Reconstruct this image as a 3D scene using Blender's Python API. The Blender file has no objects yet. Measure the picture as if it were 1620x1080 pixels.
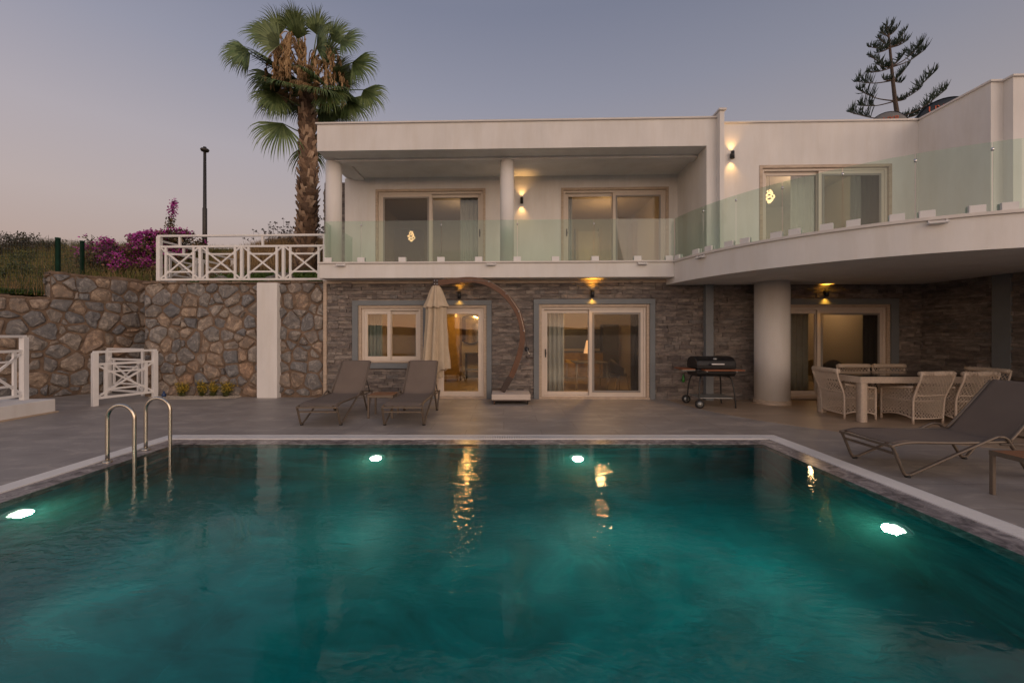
import bpy, bmesh, math, random
from mathutils import Vector, Matrix, noise
rnd = random.Random(11)
PI = math.pi
SC = bpy.context.scene
COL = SC.collection
# ---------------------------------------------------------------- helpers
class MB:
    def __init__(s):
        s.v = []; s.f = []; s.m = []; s.sm = []
    def add(s, vs, fs, mi=0, smooth=False):
        b = len(s.v); s.v.extend([tuple(p) for p in vs])
        for f in fs:
            s.f.append([b + i for i in f]); s.m.append(mi); s.sm.append(smooth)
    def box(s, x0, x1, y0, y1, z0, z1, mi=0):
        if x0 > x1: x0, x1 = x1, x0
        if y0 > y1: y0, y1 = y1, y0
        if z0 > z1: z0, z1 = z1, z0
        s.add([(x0,y0,z0),(x1,y0,z0),(x1,y1,z0),(x0,y1,z0),(x0,y0,z1),(x1,y0,z1),(x1,y1,z1),(x0,y1,z1)],
              [(0,3,2,1),(4,5,6,7),(0,1,5,4),(1,2,6,5),(2,3,7,6),(3,0,4,7)], mi)
    def bar(s, p, q, w, d, up=(0,0,1), mi=0):
        p = Vector(p); q = Vector(q); t = (q - p).normalized()
        up = Vector(up)
        if abs(t.dot(up)) > .98: up = Vector((1,0,0)) if abs(t.x) < .9 else Vector((0,1,0))
        a = t.cross(up).normalized(); b = a.cross(t).normalized()
        vs = []
        for c in (p, q):
            for i, j in ((-1,-1),(1,-1),(1,1),(-1,1)):
                vs.append(c + a*(i*w/2) + b*(j*d/2))
        s.add(vs, [(0,1,2,3)[::-1],(4,5,6,7),(0,1,5,4),(1,2,6,5),(2,3,7,6),(3,0,4,7)], mi)
    def tube(s, pts, r, n=8, mi=0, closed=False, cap=True, smooth=True, flat=1.0):
        pts = [Vector(p) for p in pts]; N = len(pts)
        rs = r if isinstance(r, (list, tuple)) else [r]*N
        tang = []
        for i in range(N):
            a = pts[(i-1) % N] if (closed or i > 0) else pts[i]
            b = pts[(i+1) % N] if (closed or i < N-1) else pts[i]
            tang.append((b-a).normalized())
        up = Vector((0,0,1)) if abs(tang[0].z) < .9 else Vector((1,0,0))
        u = tang[0].cross(up).normalized()
        vs = []
        for i in range(N):
            t = tang[i]; u = (u - t*u.dot(t))
            if u.length < 1e-6: u = t.orthogonal()
            u.normalize(); w = t.cross(u)
            for k in range(n):
                a = 2*PI*k/n
                vs.append(pts[i] + u*(math.cos(a)*rs[i]) + w*(math.sin(a)*rs[i]*flat))
        fs = []
        for i in range(N if closed else N-1):
            j = (i+1) % N
            for k in range(n):
                l = (k+1) % n
                fs.append((i*n+k, i*n+l, j*n+l, j*n+k))
        if cap and not closed:
            fs.append(tuple(range(n))[::-1]); fs.append(tuple((N-1)*n+k for k in range(n)))
        s.add(vs, fs, mi, smooth)
    def lathe(s, prof, n=24, c=(0,0,0), mi=0, smooth=True, cap=True, fn=None):
        vs = []; c = Vector(c)
        for r, z in prof:
            for k in range(n):
                a = 2*PI*k/n
                rr = fn(r, z, a) if fn else r
                vs.append(c + Vector((rr*math.cos(a), rr*math.sin(a), z)))
        fs = []
        for i in range(len(prof)-1):
            for k in range(n):
                l = (k+1) % n
                fs.append((i*n+k, i*n+l, (i+1)*n+l, (i+1)*n+k))
        if cap:
            fs.append(tuple(range(n))[::-1]); fs.append(tuple((len(prof)-1)*n+k for k in range(n)))
        s.add(vs, fs, mi, smooth)
    def prism(s, poly, z0, z1, mi=0):
        n = len(poly)
        vs = [(p[0],p[1],z0) for p in poly] + [(p[0],p[1],z1) for p in poly]
        fs = [tuple(range(n))[::-1], tuple(range(n, 2*n))]
        for i in range(n):
            j = (i+1) % n; fs.append((i, j, n+j, n+i))
        s.add(vs, fs, mi)
    def xf(s, M):
        s.v = [tuple(M @ Vector(p)) for p in s.v]; return s
    def build(s, name, mats, parent=None, loc=None, smooth=None, bevel=0, seg=2):
        me = bpy.data.meshes.new(name)
        me.from_pydata(s.v, [], s.f)
        if not isinstance(mats, (list, tuple)): mats = [mats]
        for m in mats: me.materials.append(m)
        me.polygons.foreach_set('material_index', s.m)
        me.polygons.foreach_set('use_smooth', s.sm if smooth is None else [smooth]*len(s.f))
        me.update()
        o = bpy.data.objects.new(name, me); COL.objects.link(o)
        if parent: o.parent = parent
        if loc is not None: o.location = loc
        if bevel:
            b = o.modifiers.new('bevel', 'BEVEL'); b.width = bevel; b.segments = seg; b.limit_method = 'ANGLE'; b.angle_limit = math.radians(50)
            b.harden_normals = False
        return o
def tag(o, label=None, cat=None, group=None, kind=None):
    if label: o['label'] = label
    if cat: o['category'] = cat
    if group: o['group'] = group
    if kind: o['kind'] = kind
    return o
def empty(name, loc=(0,0,0), rz=0, label=None, cat=None, group=None):
    o = bpy.data.objects.new(name, None); COL.objects.link(o)
    o.empty_display_size = .1
    o.location = loc; o.rotation_euler = (0,0,rz)
    return tag(o, label, cat, group)
def copy_tree(o, parent=None, label=None):
    c = o.copy(); COL.objects.link(c); c.parent = parent
    for ch in [x for x in bpy.data.objects if x.parent == o]:
        copy_tree(ch, c)
    if label: c['label'] = label
    return c
def smoothpath(pts, n=6):
    P = [Vector(p) for p in pts]; out = []
    for i in range(len(P)-1):
        p0 = P[max(i-1,0)]; p1 = P[i]; p2 = P[i+1]; p3 = P[min(i+2,len(P)-1)]
        for k in range(n):
            t = k/n
            out.append(.5*((2*p1) + (p2-p0)*t + (2*p0-5*p1+4*p2-p3)*t*t + (3*p1-p0-3*p2+p3)*t**3))
    out.append(P[-1]); return out
def sstep(a, b, x):
    t = max(0, min(1, (x-a)/(b-a))); return t*t*(3-2*t)
# ---------------------------------------------------------------- camera geometry (pixels of the photograph -> metres)
F = 640.0; CX = 797.0; CY = 528.0; EYE = 1.56
Y0 = 9.77; TH = .03
HM = Matrix.Translation((0,Y0,0)) @ Matrix.Rotation(-TH, 4, 'Z')
HI = HM.inverted()
def wx(px, Y): return (px-CX)/F*Y
def wz(py, Y): return EYE + (CY-py)/F*Y
def hu(px, v):
    k = (px-CX)/F; return (k*(Y0+v) - TH*v)/(1+TH*k)
def hz(px, py, v):
    u = hu(px, v); return EYE + (CY-py)/F*(Y0 - TH*u + v)
def W(u, v, z): return HM @ Vector((u, v, z))
def L(x, y, z=0): return HI @ Vector((x, y, z))
# ---------------------------------------------------------------- materials
def newmat(name):
    m = bpy.data.materials.new(name); m.use_nodes = True
    nt = m.node_tree; b = nt.nodes['Principled BSDF']
    return m, nt, b
def nd(nt, t, **kw):
    n = nt.nodes.new(t)
    for k, v in kw.items():
        if k in n.inputs.keys(): n.inputs[k].default_value = v
        else: setattr(n, k, v)
    return n
def ramp(nt, stops, interp='LINEAR'):
    r = nt.nodes.new('ShaderNodeValToRGB'); cr = r.color_ramp; cr.interpolation = interp
    while len(cr.elements) > 1: cr.elements.remove(cr.elements[-1])
    for i, (p, c) in enumerate(stops):
        e = cr.elements[0] if i == 0 else cr.elements.new(p)
        e.position = p; e.color = (*c, 1) if len(c) == 3 else c
    return r
def coords(nt, kind='Object', scale=(1,1,1), rot=(0,0,0)):
    tc = nt.nodes.new('ShaderNodeTexCoord'); mp = nt.nodes.new('ShaderNodeMapping')
    if kind == 'World':
        g = nt.nodes.new('ShaderNodeNewGeometry'); nt.links.new(g.outputs['Position'], mp.inputs['Vector'])
    else: nt.links.new(tc.outputs[kind], mp.inputs['Vector'])
    mp.inputs['Scale'].default_value = scale; mp.inputs['Rotation'].default_value = rot
    return mp
def simple(name, col, rough=.5, metal=0.0, var=.12, vscale=6, bump=0, bscale=60, stretch=(1,1,1), detail=4, col2=None, island=None, spec=.5, space='Object', roughvar=0):
    m, nt, b = newmat(name)
    mp = coords(nt, space, stretch)
    n = nd(nt, 'ShaderNodeTexNoise', Scale=vscale, Detail=detail, Roughness=.6)
    nt.links.new(mp.outputs[0], n.inputs['Vector'])
    lo = tuple(c*(1-var) for c in col); hi = tuple(min(1, c*(1+var)) for c in col)
    if col2: lo, hi = col, col2
    r = ramp(nt, [(.3, lo), (.7, hi)])
    nt.links.new(n.outputs['Fac'], r.inputs['Fac'])
    out = r.outputs['Color']
    if island:
        g = nt.nodes.new('ShaderNodeNewGeometry')
        ir = ramp(nt, island)
        nt.links.new(g.outputs['Random Per Island'], ir.inputs['Fac'])
        mx = nd(nt, 'ShaderNodeMix', data_type='RGBA', blend_type='MULTIPLY'); mx.inputs[0].default_value = 1
        nt.links.new(ir.outputs['Color'], mx.inputs[6]); nt.links.new(out, mx.inputs[7]); out = mx.outputs[2]
    nt.links.new(out, b.inputs['Base Color'])
    b.inputs['Roughness'].default_value = rough; b.inputs['Metallic'].default_value = metal
    b.inputs['Specular IOR Level'].default_value = spec
    if roughvar:
        rr = nd(nt, 'ShaderNodeMapRange'); rr.inputs['To Min'].default_value = max(.02, rough-roughvar); rr.inputs['To Max'].default_value = min(1, rough+roughvar)
        nt.links.new(n.outputs['Fac'], rr.inputs['Value']); nt.links.new(rr.outputs[0], b.inputs['Roughness'])
    if bump:
        n2 = nd(nt, 'ShaderNodeTexNoise', Scale=bscale, Detail=5, Roughness=.65)
        nt.links.new(mp.outputs[0], n2.inputs['Vector'])
        bp = nd(nt, 'ShaderNodeBump', Strength=bump, Distance=.01)
        nt.links.new(n2.outputs['Fac'], bp.inputs['Height']); nt.links.new(bp.outputs[0], b.inputs['Normal'])
    return m
M = {}
M['plaster'] = simple('white_plaster', (.73,.71,.685), .75, var=.07, vscale=1.6, bump=.2, bscale=70, stretch=(1,1,.45), detail=8)
def streaks(m, lo, sc):
    nt = m.node_tree; b = nt.nodes['Principled BSDF']; src = b.inputs['Base Color'].links[0].from_socket
    mp = coords(nt, 'World', (1,1,.12)); n = nd(nt, 'ShaderNodeTexNoise', Scale=sc, Detail=6, Roughness=.7); nt.links.new(mp.outputs[0], n.inputs['Vector'])
    r = ramp(nt, [(.36,(lo,lo*.985,lo*.96)),(.56,(1,1,1))]); nt.links.new(n.outputs['Fac'], r.inputs['Fac'])
    mx = nd(nt, 'ShaderNodeMix', data_type='RGBA', blend_type='MULTIPLY'); mx.inputs[0].default_value = 1
    nt.links.new(src, mx.inputs[6]); nt.links.new(r.outputs[0], mx.inputs[7]); nt.links.new(mx.outputs[2], b.inputs['Base Color'])
streaks(M['plaster'], .95, 3.2)
M['coping'] = simple('white_coping', (.66,.62,.58), .6, var=.06, vscale=3, bump=.08, bscale=60)
M['greytrim'] = simple('grey_paint', (.165,.18,.19), .6, var=.06, vscale=4, bump=.1, bscale=80)
M['cream'] = simple('cream_frame', (.62,.54,.46), .42, var=.04, vscale=5)
M['travertine'] = simple('travertine_trim', (.46,.36,.27), .5, var=.2, vscale=7, bump=.1, bscale=40, stretch=(1,1,5))
M['screen'] = simple('grey_screen_frame', (.24,.22,.2), .5, var=.05)
M['black'] = simple('black_metal', (.012,.012,.013), .38, .0, var=.2)
M['steel'] = simple('brushed_steel', (.55,.5,.42), .22, 1.0, var=.06, vscale=20, stretch=(1,1,.1))
M['chrome'] = simple('chrome', (.7,.7,.7), .12, 1.0, var=.03)
M['whitemetal'] = simple('white_painted_metal', (.74,.725,.71), .5, var=.04, vscale=4)
M['taupe'] = simple('taupe_tube', (.16,.125,.095), .42, .3, var=.08)
M['sling'] = simple('taupe_sling', (.155,.12,.096), .8, var=.07, vscale=3, bump=.5, bscale=260)
M['teak'] = simple('teak', (.24,.105,.045), .55, var=.3, vscale=9, bump=.2, bscale=40, stretch=(1,8,1))
M['umbwood'] = simple('umbrella_wood', (.115,.05,.024), .5, var=.2, vscale=10)
M['umbdark'] = simple('umbrella_dark_bracket', (.035,.02,.016), .45, var=.15)
M['canvas'] = simple('cream_canvas', (.52,.42,.3), .85, var=.07, vscale=5, bump=.25, bscale=120)
M['basepaint'] = simple('umbrella_base_paint', (.55,.48,.42), .6, var=.05)
M['wicker'] = simple('cream_wicker', (.56,.46,.365), .6, var=.12, vscale=30, bump=.3, bscale=150)
M['tabletop'] = simple('dark_table_glass', (.014,.013,.013), .09, var=.1, spec=.35)
M['curtain'] = simple('pale_curtain', (.52,.53,.48), .9, var=.06)
M['curtaingreen'] = simple('sage_curtain', (.34,.42,.38), .9, var=.06)
M['curtaindark'] = simple('charcoal_curtain', (.08,.08,.085), .9, var=.06)
M['roomwall'] = simple('room_wall', (.5,.43,.35), .85, var=.04)
M['roomfloor'] = simple('room_floor', (.3,.24,.17), .35, var=.12, vscale=4)
M['furn'] = simple('dark_furniture', (.06,.055,.05), .5, var=.15)
M['kitchen'] = simple('kitchen_dark_tile', (.045,.045,.05), .4, var=.3, vscale=25)
M['kitchenwood'] = simple('kitchen_wood', (.3,.19,.06), .5, var=.2)
M['orangewood'] = simple('orange_wood', (.22,.065,.02), .5, var=.2, vscale=12)
M['greygalv'] = simple('galvanised_shelf', (.3,.31,.3), .4, .6, var=.1)
M['rubber'] = simple('black_rubber', (.015,.015,.015), .7)
M['greenpost'] = simple('green_post', (.018,.07,.048), .5, var=.15)
M['wire'] = simple('green_wire', (.03,.05,.04), .5)
M['lamppole'] = simple('dark_lamp_pole', (.04,.035,.03), .5)
M['tank'] = simple('dark_tank', (.022,.026,.028), .35, var=.2)
M['tankgrey'] = simple('grey_tank', (.16,.155,.15), .4, var=.15)
M['redtext'] = simple('red_lettering', (.5,.09,.03), .5)
M['bluecap'] = simple('blue_plastic', (.02,.05,.14), .4)
M['greenglass'] = simple('green_plastic', (.03,.2,.03), .25)
M['pebble'] = simple('white_pebbles', (.42,.37,.31), .8, var=.3, vscale=60, bump=.8, bscale=70)
M['travfloor'] = simple('beige_travertine_floor', (.36,.265,.185), .45, var=.22, vscale=2.2, bump=.05, bscale=30, stretch=(.6,1.8,1), roughvar=.12)
def emis(name, col, s):
    m, nt, b = newmat(name)
    b.inputs['Base Color'].default_value = (*col,1); b.inputs['Emission Color'].default_value = (*col,1); b.inputs['Emission Strength'].default_value = s
    return m
M['bulb'] = emis('lit_bulb', (1,.62,.25), 1.9)
M['pendant'] = emis('lit_pendant', (1,.58,.3), 2.6)
M['poolled'] = emis('lit_pool_lens', (1,.96,.72), 4)
M['mirrorglow'] = emis('lit_mirror_edge', (1,.5,.1), 1.6)
# deck
def deck_mat():
    m, nt, b = newmat('grey_stone_deck')
    mp = coords(nt, 'World', (.55,1.1,1))
    n = nd(nt, 'ShaderNodeTexNoise', Scale=2.4, Detail=7, Roughness=.62, Distortion=.5)
    nt.links.new(mp.outputs[0], n.inputs['Vector'])
    r = ramp(nt, [(.25,(.2,.178,.16)),(.42,(.272,.242,.218)),(.54,(.305,.272,.244)),(.61,(.385,.34,.3)),(.66,(.31,.277,.248)),(.8,(.47,.415,.35))])
    nt.links.new(n.outputs['Fac'], r.inputs['Fac'])
    mp2 = coords(nt, 'World', (1,1,1))
    br = nd(nt, 'ShaderNodeTexBrick', Scale=1.0, offset=.5); br.inputs['Mortar Size'].default_value = .004; br.inputs['Brick Width'].default_value = 1.2; br.inputs['Row Height'].default_value = .6
    br.inputs['Color1'].default_value = (.94,.94,.94,1); br.inputs['Color2'].default_value = (1.06,1.05,1.04,1); br.inputs['Mortar'].default_value = (.6,.58,.56,1)
    nt.links.new(mp2.outputs[0], br.inputs['Vector'])
    mx = nd(nt, 'ShaderNodeMix', data_type='RGBA', blend_type='MULTIPLY'); mx.inputs[0].default_value = 1
    nt.links.new(r.outputs[0], mx.inputs[6]); nt.links.new(br.outputs['Color'], mx.inputs[7])
    nt.links.new(mx.outputs[2], b.inputs['Base Color'])
    rr = nd(nt, 'ShaderNodeMapRange'); rr.inputs['To Min'].default_value = .38; rr.inputs['To Max'].default_value = .62
    nt.links.new(n.outputs['Fac'], rr.inputs['Value']); nt.links.new(rr.outputs[0], b.inputs['Roughness'])
    bp = nd(nt, 'ShaderNodeBump', Strength=.12, Distance=.005); nt.links.new(n.outputs['Fac'], bp.inputs['Height']); nt.links.new(bp.outputs[0], b.inputs['Normal'])
    return m
M['deck'] = deck_mat()
def marble(name, stops, scale, rough, tile=None, stretch=(1,1,1), dist=2.5, grout=(.01,.03,.03)):
    m, nt, b = newmat(name)
    mp = coords(nt, 'World', stretch)
    n = nd(nt, 'ShaderNodeTexNoise', Scale=scale, Detail=8, Roughness=.68, Distortion=dist)
    nt.links.new(mp.outputs[0], n.inputs['Vector'])
    r = ramp(nt, stops); nt.links.new(n.outputs['Fac'], r.inputs['Fac'])
    nt.links.new(r.outputs[0], b.inputs['Base Color'])
    b.inputs['Roughness'].default_value = rough
    return m
M['copmarble'] = marble('grey_marble_coping', [(.3,(.09,.082,.086)),(.45,(.19,.172,.172)),(.55,(.3,.27,.265)),(.68,(.46,.42,.4))], 7, .22, dist=.8)
def pooltile():
    m, nt, b = newmat('green_marble_pool_tile')
    mp = coords(nt, 'World', (.5,.8,1.6))
    n = nd(nt, 'ShaderNodeTexNoise', Scale=1.3, Detail=8, Roughness=.62, Distortion=2.2)
    nt.links.new(mp.outputs[0], n.inputs['Vector'])
    r = ramp(nt, [(.25,(.003,.09,.105)),(.42,(.006,.18,.2)),(.53,(.008,.235,.258)),(.62,(.012,.31,.33)),(.7,(.01,.25,.272)),(.8,(.03,.41,.42))])
    nt.links.new(n.outputs['Fac'], r.inputs['Fac'])
    g = nt.nodes.new('ShaderNodeNewGeometry'); sp = nt.nodes.new('ShaderNodeSeparateXYZ'); sn = nt.nodes.new('ShaderNodeSeparateXYZ')
    nt.links.new(g.outputs['Position'], sp.inputs[0]); nt.links.new(g.outputs['True Normal'], sn.inputs[0])
    xy = nd(nt, 'ShaderNodeMath', operation='ADD'); nt.links.new(sp.outputs[0], xy.inputs[0]); nt.links.new(sp.outputs[1], xy.inputs[1])
    cw_ = nt.nodes.new('ShaderNodeCombineXYZ'); nt.links.new(xy.outputs[0], cw_.inputs[0]); nt.links.new(sp.outputs[2], cw_.inputs[1])
    fz = nd(nt, 'ShaderNodeMath', operation='GREATER_THAN'); fz.inputs[1].default_value = .5; nt.links.new(sn.outputs[2], fz.inputs[0])
    mv = nt.nodes.new('ShaderNodeMix'); mv.data_type = 'VECTOR'; nt.links.new(fz.outputs[0], mv.inputs[0]); nt.links.new(cw_.outputs[0], mv.inputs[4]); nt.links.new(g.outputs['Position'], mv.inputs[5])
    br = nd(nt, 'ShaderNodeTexBrick', Scale=1.0, offset=0.0); br.inputs['Mortar Size'].default_value = .006; br.inputs['Brick Width'].default_value = 1.2; br.inputs['Row Height'].default_value = .6
    br.inputs['Color1'].default_value = (.93,.93,.93,1); br.inputs['Color2'].default_value = (1.05,1.05,1.05,1); br.inputs['Mortar'].default_value = (1.16,1.16,1.16,1)
    nt.links.new(mv.outputs[1], br.inputs['Vector'])
    mx = nd(nt, 'ShaderNodeMix', data_type='RGBA', blend_type='MULTIPLY'); mx.inputs[0].default_value = 1
    nt.links.new(r.outputs[0], mx.inputs[6]); nt.links.new(br.outputs['Color'], mx.inputs[7]); nt.links.new(mx.outputs[2], b.inputs['Base Color'])
    b.inputs['Roughness'].default_value = .4; b.inputs['Specular IOR Level'].default_value = .2
    return m
M['pool'] = pooltile()
# stones
def ledge():
    m, nt, b = newmat('split_face_stone')
    g = nt.nodes.new('ShaderNodeNewGeometry')
    ir = ramp(nt, [(0,(.14,.12,.112)),(.15,(.235,.2,.178)),(.3,(.175,.15,.14)),(.45,(.29,.25,.222)),(.58,(.2,.163,.142)),(.72,(.25,.218,.196)),(.86,(.33,.285,.25)),(1,(.21,.195,.188))])
    nt.links.new(g.outputs['Random Per Island'], ir.inputs['Fac'])
    mp = coords(nt, 'World', (1,1,3.5))
    n = nd(nt, 'ShaderNodeTexNoise', Scale=5, Detail=7, Roughness=.7)
    nt.links.new(mp.outputs[0], n.inputs['Vector'])
    r = ramp(nt, [(.25,(.4,.4,.41)),(.5,(.95,.95,.95)),(.72,(1.75,1.66,1.55))])
    nt.links.new(n.outputs['Fac'], r.inputs['Fac'])
    mx = nd(nt, 'ShaderNodeMix', data_type='RGBA', blend_type='MULTIPLY'); mx.inputs[0].default_value = 1
    nt.links.new(ir.outputs[0], mx.inputs[6]); nt.links.new(r.outputs[0], mx.inputs[7]); nt.links.new(mx.outputs[2], b.inputs['Base Color'])
    b.inputs['Roughness'].default_value = .8
    n2 = nd(nt, 'ShaderNodeTexNoise', Scale=22, Detail=6, Roughness=.7); nt.links.new(mp.outputs[0], n2.inputs['Vector'])
    bp = nd(nt, 'ShaderNodeBump', Strength=1, Distance=.035); nt.links.new(n2.outputs['Fac'], bp.inputs['Height']); nt.links.new(bp.outputs[0], b.inputs['Normal'])
    return m
M['ledge'] = ledge()
def rubblemat():
    m, nt, b = newmat('rubble_stone')
    g = nt.nodes.new('ShaderNodeNewGeometry')
    ir = ramp(nt, [(0,(.125,.13,.14)),(.16,(.2,.19,.18)),(.28,(.135,.138,.148)),(.42,(.24,.21,.18)),(.52,(.27,.18,.12)),(.6,(.2,.17,.14)),(.74,(.15,.152,.158)),(.86,(.26,.2,.15)),(1,(.23,.21,.19))])
    nt.links.new(g.outputs['Random Per Island'], ir.inputs['Fac'])
    mp = coords(nt, 'World', (1,1,1))
    n = nd(nt, 'ShaderNodeTexNoise', Scale=4.5, Detail=9, Roughness=.72, Distortion=1.4)
    nt.links.new(mp.outputs[0], n.inputs['Vector'])
    r = ramp(nt, [(.25,(.45,.45,.47)),(.42,(.9,.9,.9)),(.53,(1.15,1.1,1.05)),(.6,(2.0,1.95,1.85)),(.64,(1.0,.98,.95)),(.75,(.7,.68,.66))])
    nt.links.new(n.outputs['Fac'], r.inputs['Fac'])
    mx = nd(nt, 'ShaderNodeMix', data_type='RGBA', blend_type='MULTIPLY'); mx.inputs[0].default_value = 1
    nt.links.new(ir.outputs[0], mx.inputs[6]); nt.links.new(r.outputs[0], mx.inputs[7]); nt.links.new(mx.outputs[2], b.inputs['Base Color'])
    b.inputs['Roughness'].default_value = .75
    n2 = nd(nt, 'ShaderNodeTexNoise', Scale=14, Detail=8, Roughness=.75); nt.links.new(mp.outputs[0], n2.inputs['Vector'])
    bp = nd(nt, 'ShaderNodeBump', Strength=1, Distance=.03); nt.links.new(n2.outputs['Fac'], bp.inputs['Height']); nt.links.new(bp.outputs[0], b.inputs['Normal'])
    return m
M['rubble'] = rubblemat()
M['mortar'] = simple('brown_mortar', (.17,.118,.082), .9, var=.4, vscale=7, bump=.9, bscale=25, space='World')
M['earth'] = simple('dry_earth', (.11,.075,.045), .95, var=.35, vscale=1.2, bump=.6, bscale=8, space='World')
M['hill'] = simple('far_hills', (.06,.058,.06), .95, var=.3, vscale=.004)
M['sea'] = simple('sea_surface', (.12,.11,.115), .3, var=.1, vscale=.01)
# foliage
def leafmat(name, stops, rough=.55, trans=.0):
    m, nt, b = newmat(name)
    g = nt.nodes.new('ShaderNodeNewGeometry'); ir = ramp(nt, stops)
    nt.links.new(g.outputs['Random Per Island'], ir.inputs['Fac']); nt.links.new(ir.outputs[0], b.inputs['Base Color'])
    b.inputs['Roughness'].default_value = rough
    if trans: b.inputs['Transmission Weight'].default_value = 0
    return m
M['frond'] = leafmat('palm_frond_green', [(0,(.045,.08,.02)),(.5,(.085,.135,.036)),(1,(.16,.21,.075))])
M['deadfrond'] = leafmat('dry_palm_frond', [(0,(.2,.12,.05)),(.5,(.32,.2,.09)),(1,(.46,.31,.16))], .8)
M['bark'] = simple('palm_bark', (.13,.08,.05), .85, var=.35, vscale=8, bump=.8, bscale=30, space='World')
M['boot'] = leafmat('palm_boots', [(0,(.09,.055,.034)),(.45,(.2,.125,.078)),(.75,(.34,.23,.15)),(1,(.5,.37,.26))], .8)
M['pine'] = leafmat('pine_needles', [(0,(.01,.026,.017)),(1,(.024,.05,.03))])
M['pinebark'] = simple('pine_bark', (.09,.065,.05), .85, var=.2)
M['bougleaf'] = leafmat('shrub_leaves', [(0,(.035,.04,.014)),(.4,(.085,.08,.026)),(.7,(.15,.09,.035)),(1,(.22,.11,.05))])
M['bract'] = leafmat('magenta_bracts', [(0,(.24,.02,.17)),(.5,(.38,.03,.29)),(1,(.5,.08,.38))])
M['scrub'] = leafmat('scrub_leaves', [(0,(.03,.032,.018)),(.6,(.065,.06,.034)),(1,(.10,.08,.045))])
M['drygrass'] = leafmat('dry_grass', [(0,(.17,.105,.044)),(.5,(.28,.18,.08)),(1,(.4,.275,.14))], .85)
M['olivegrass'] = leafmat('olive_grass', [(0,(.06,.085,.018)),(.5,(.11,.12,.028)),(1,(.22,.175,.055))], .85)
M['groundcover'] = leafmat('green_ground_cover', [(0,(.06,.115,.018)),(1,(.13,.2,.035))])
M['yellow'] = leafmat('yellow_flowers', [(0,(.38,.24,.02)),(1,(.5,.36,.04))])
M['herb'] = leafmat('herb_leaves', [(0,(.05,.065,.014)),(1,(.11,.11,.025))])
M['darkhead'] = leafmat('dry_flower_heads', [(0,(.03,.022,.016)),(1,(.06,.04,.03))])
M['hillshrub'] = leafmat('hill_shrub_leaves', [(0,(.03,.045,.012)),(.6,(.075,.095,.022)),(1,(.14,.14,.035))])
M['twig'] = simple('twig', (.06,.045,.032), .9)
# glass
def glass(name, tint, ior=1.5, rough=0.0, extra=0.0):
    m, nt, b = newmat(name); nt.nodes.remove(b)
    o = nt.nodes['Material Output']
    fr = nd(nt, 'ShaderNodeFresnel', IOR=ior)
    tr = nt.nodes.new('ShaderNodeBsdfTransparent'); tr.inputs[0].default_value = (*tint,1)
    gl = nt.nodes.new('ShaderNodeBsdfGlossy'); gl.inputs['Roughness'].default_value = rough
    mx = nt.nodes.new('ShaderNodeMixShader')
    ad = nd(nt, 'ShaderNodeMath', operation='MULTIPLY_ADD'); ad.inputs[1].default_value = 1.75; ad.inputs[2].default_value = extra; ad.use_clamp = True
    nt.links.new(fr.outputs[0], ad.inputs[0])
    ge = nt.nodes.new('ShaderNodeNewGeometry'); ng = nd(nt, 'ShaderNodeMath', operation='SUBTRACT'); ng.inputs[0].default_value = 1.0; nt.links.new(ge.outputs['Backfacing'], ng.inputs[1])
    mu = nd(nt, 'ShaderNodeMath', operation='MULTIPLY'); nt.links.new(ad.outputs[0], mu.inputs[0]); nt.links.new(ng.outputs[0], mu.inputs[1]); nt.links.new(mu.outputs[0], mx.inputs[0])
    nt.links.new(tr.outputs[0], mx.inputs[1]); nt.links.new(gl.outputs[0], mx.inputs[2]); nt.links.new(mx.outputs[0], o.inputs['Surface'])
    return m
M['glass'] = glass('window_glass', (.86,.86,.84), extra=.02)
M['rail'] = glass('balustrade_glass', (.83,.91,.86), extra=.0)
M['railedge'] = simple('glass_edge', (.05,.09,.075), .2)
def screenmesh():
    m, nt, b = newmat('insect_screen'); nt.nodes.remove(b); o = nt.nodes['Material Output']
    tr = nt.nodes.new('ShaderNodeBsdfTransparent'); df = nt.nodes.new('ShaderNodeBsdfDiffuse'); df.inputs[0].default_value = (.06,.055,.05,1)
    mx = nt.nodes.new('ShaderNodeMixShader'); mx.inputs[0].default_value = .25
    nt.links.new(tr.outputs[0], mx.inputs[1]); nt.links.new(df.outputs[0], mx.inputs[2]); nt.links.new(mx.outputs[0], o.inputs['Surface'])
    return m
M['mesh'] = screenmesh()
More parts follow.
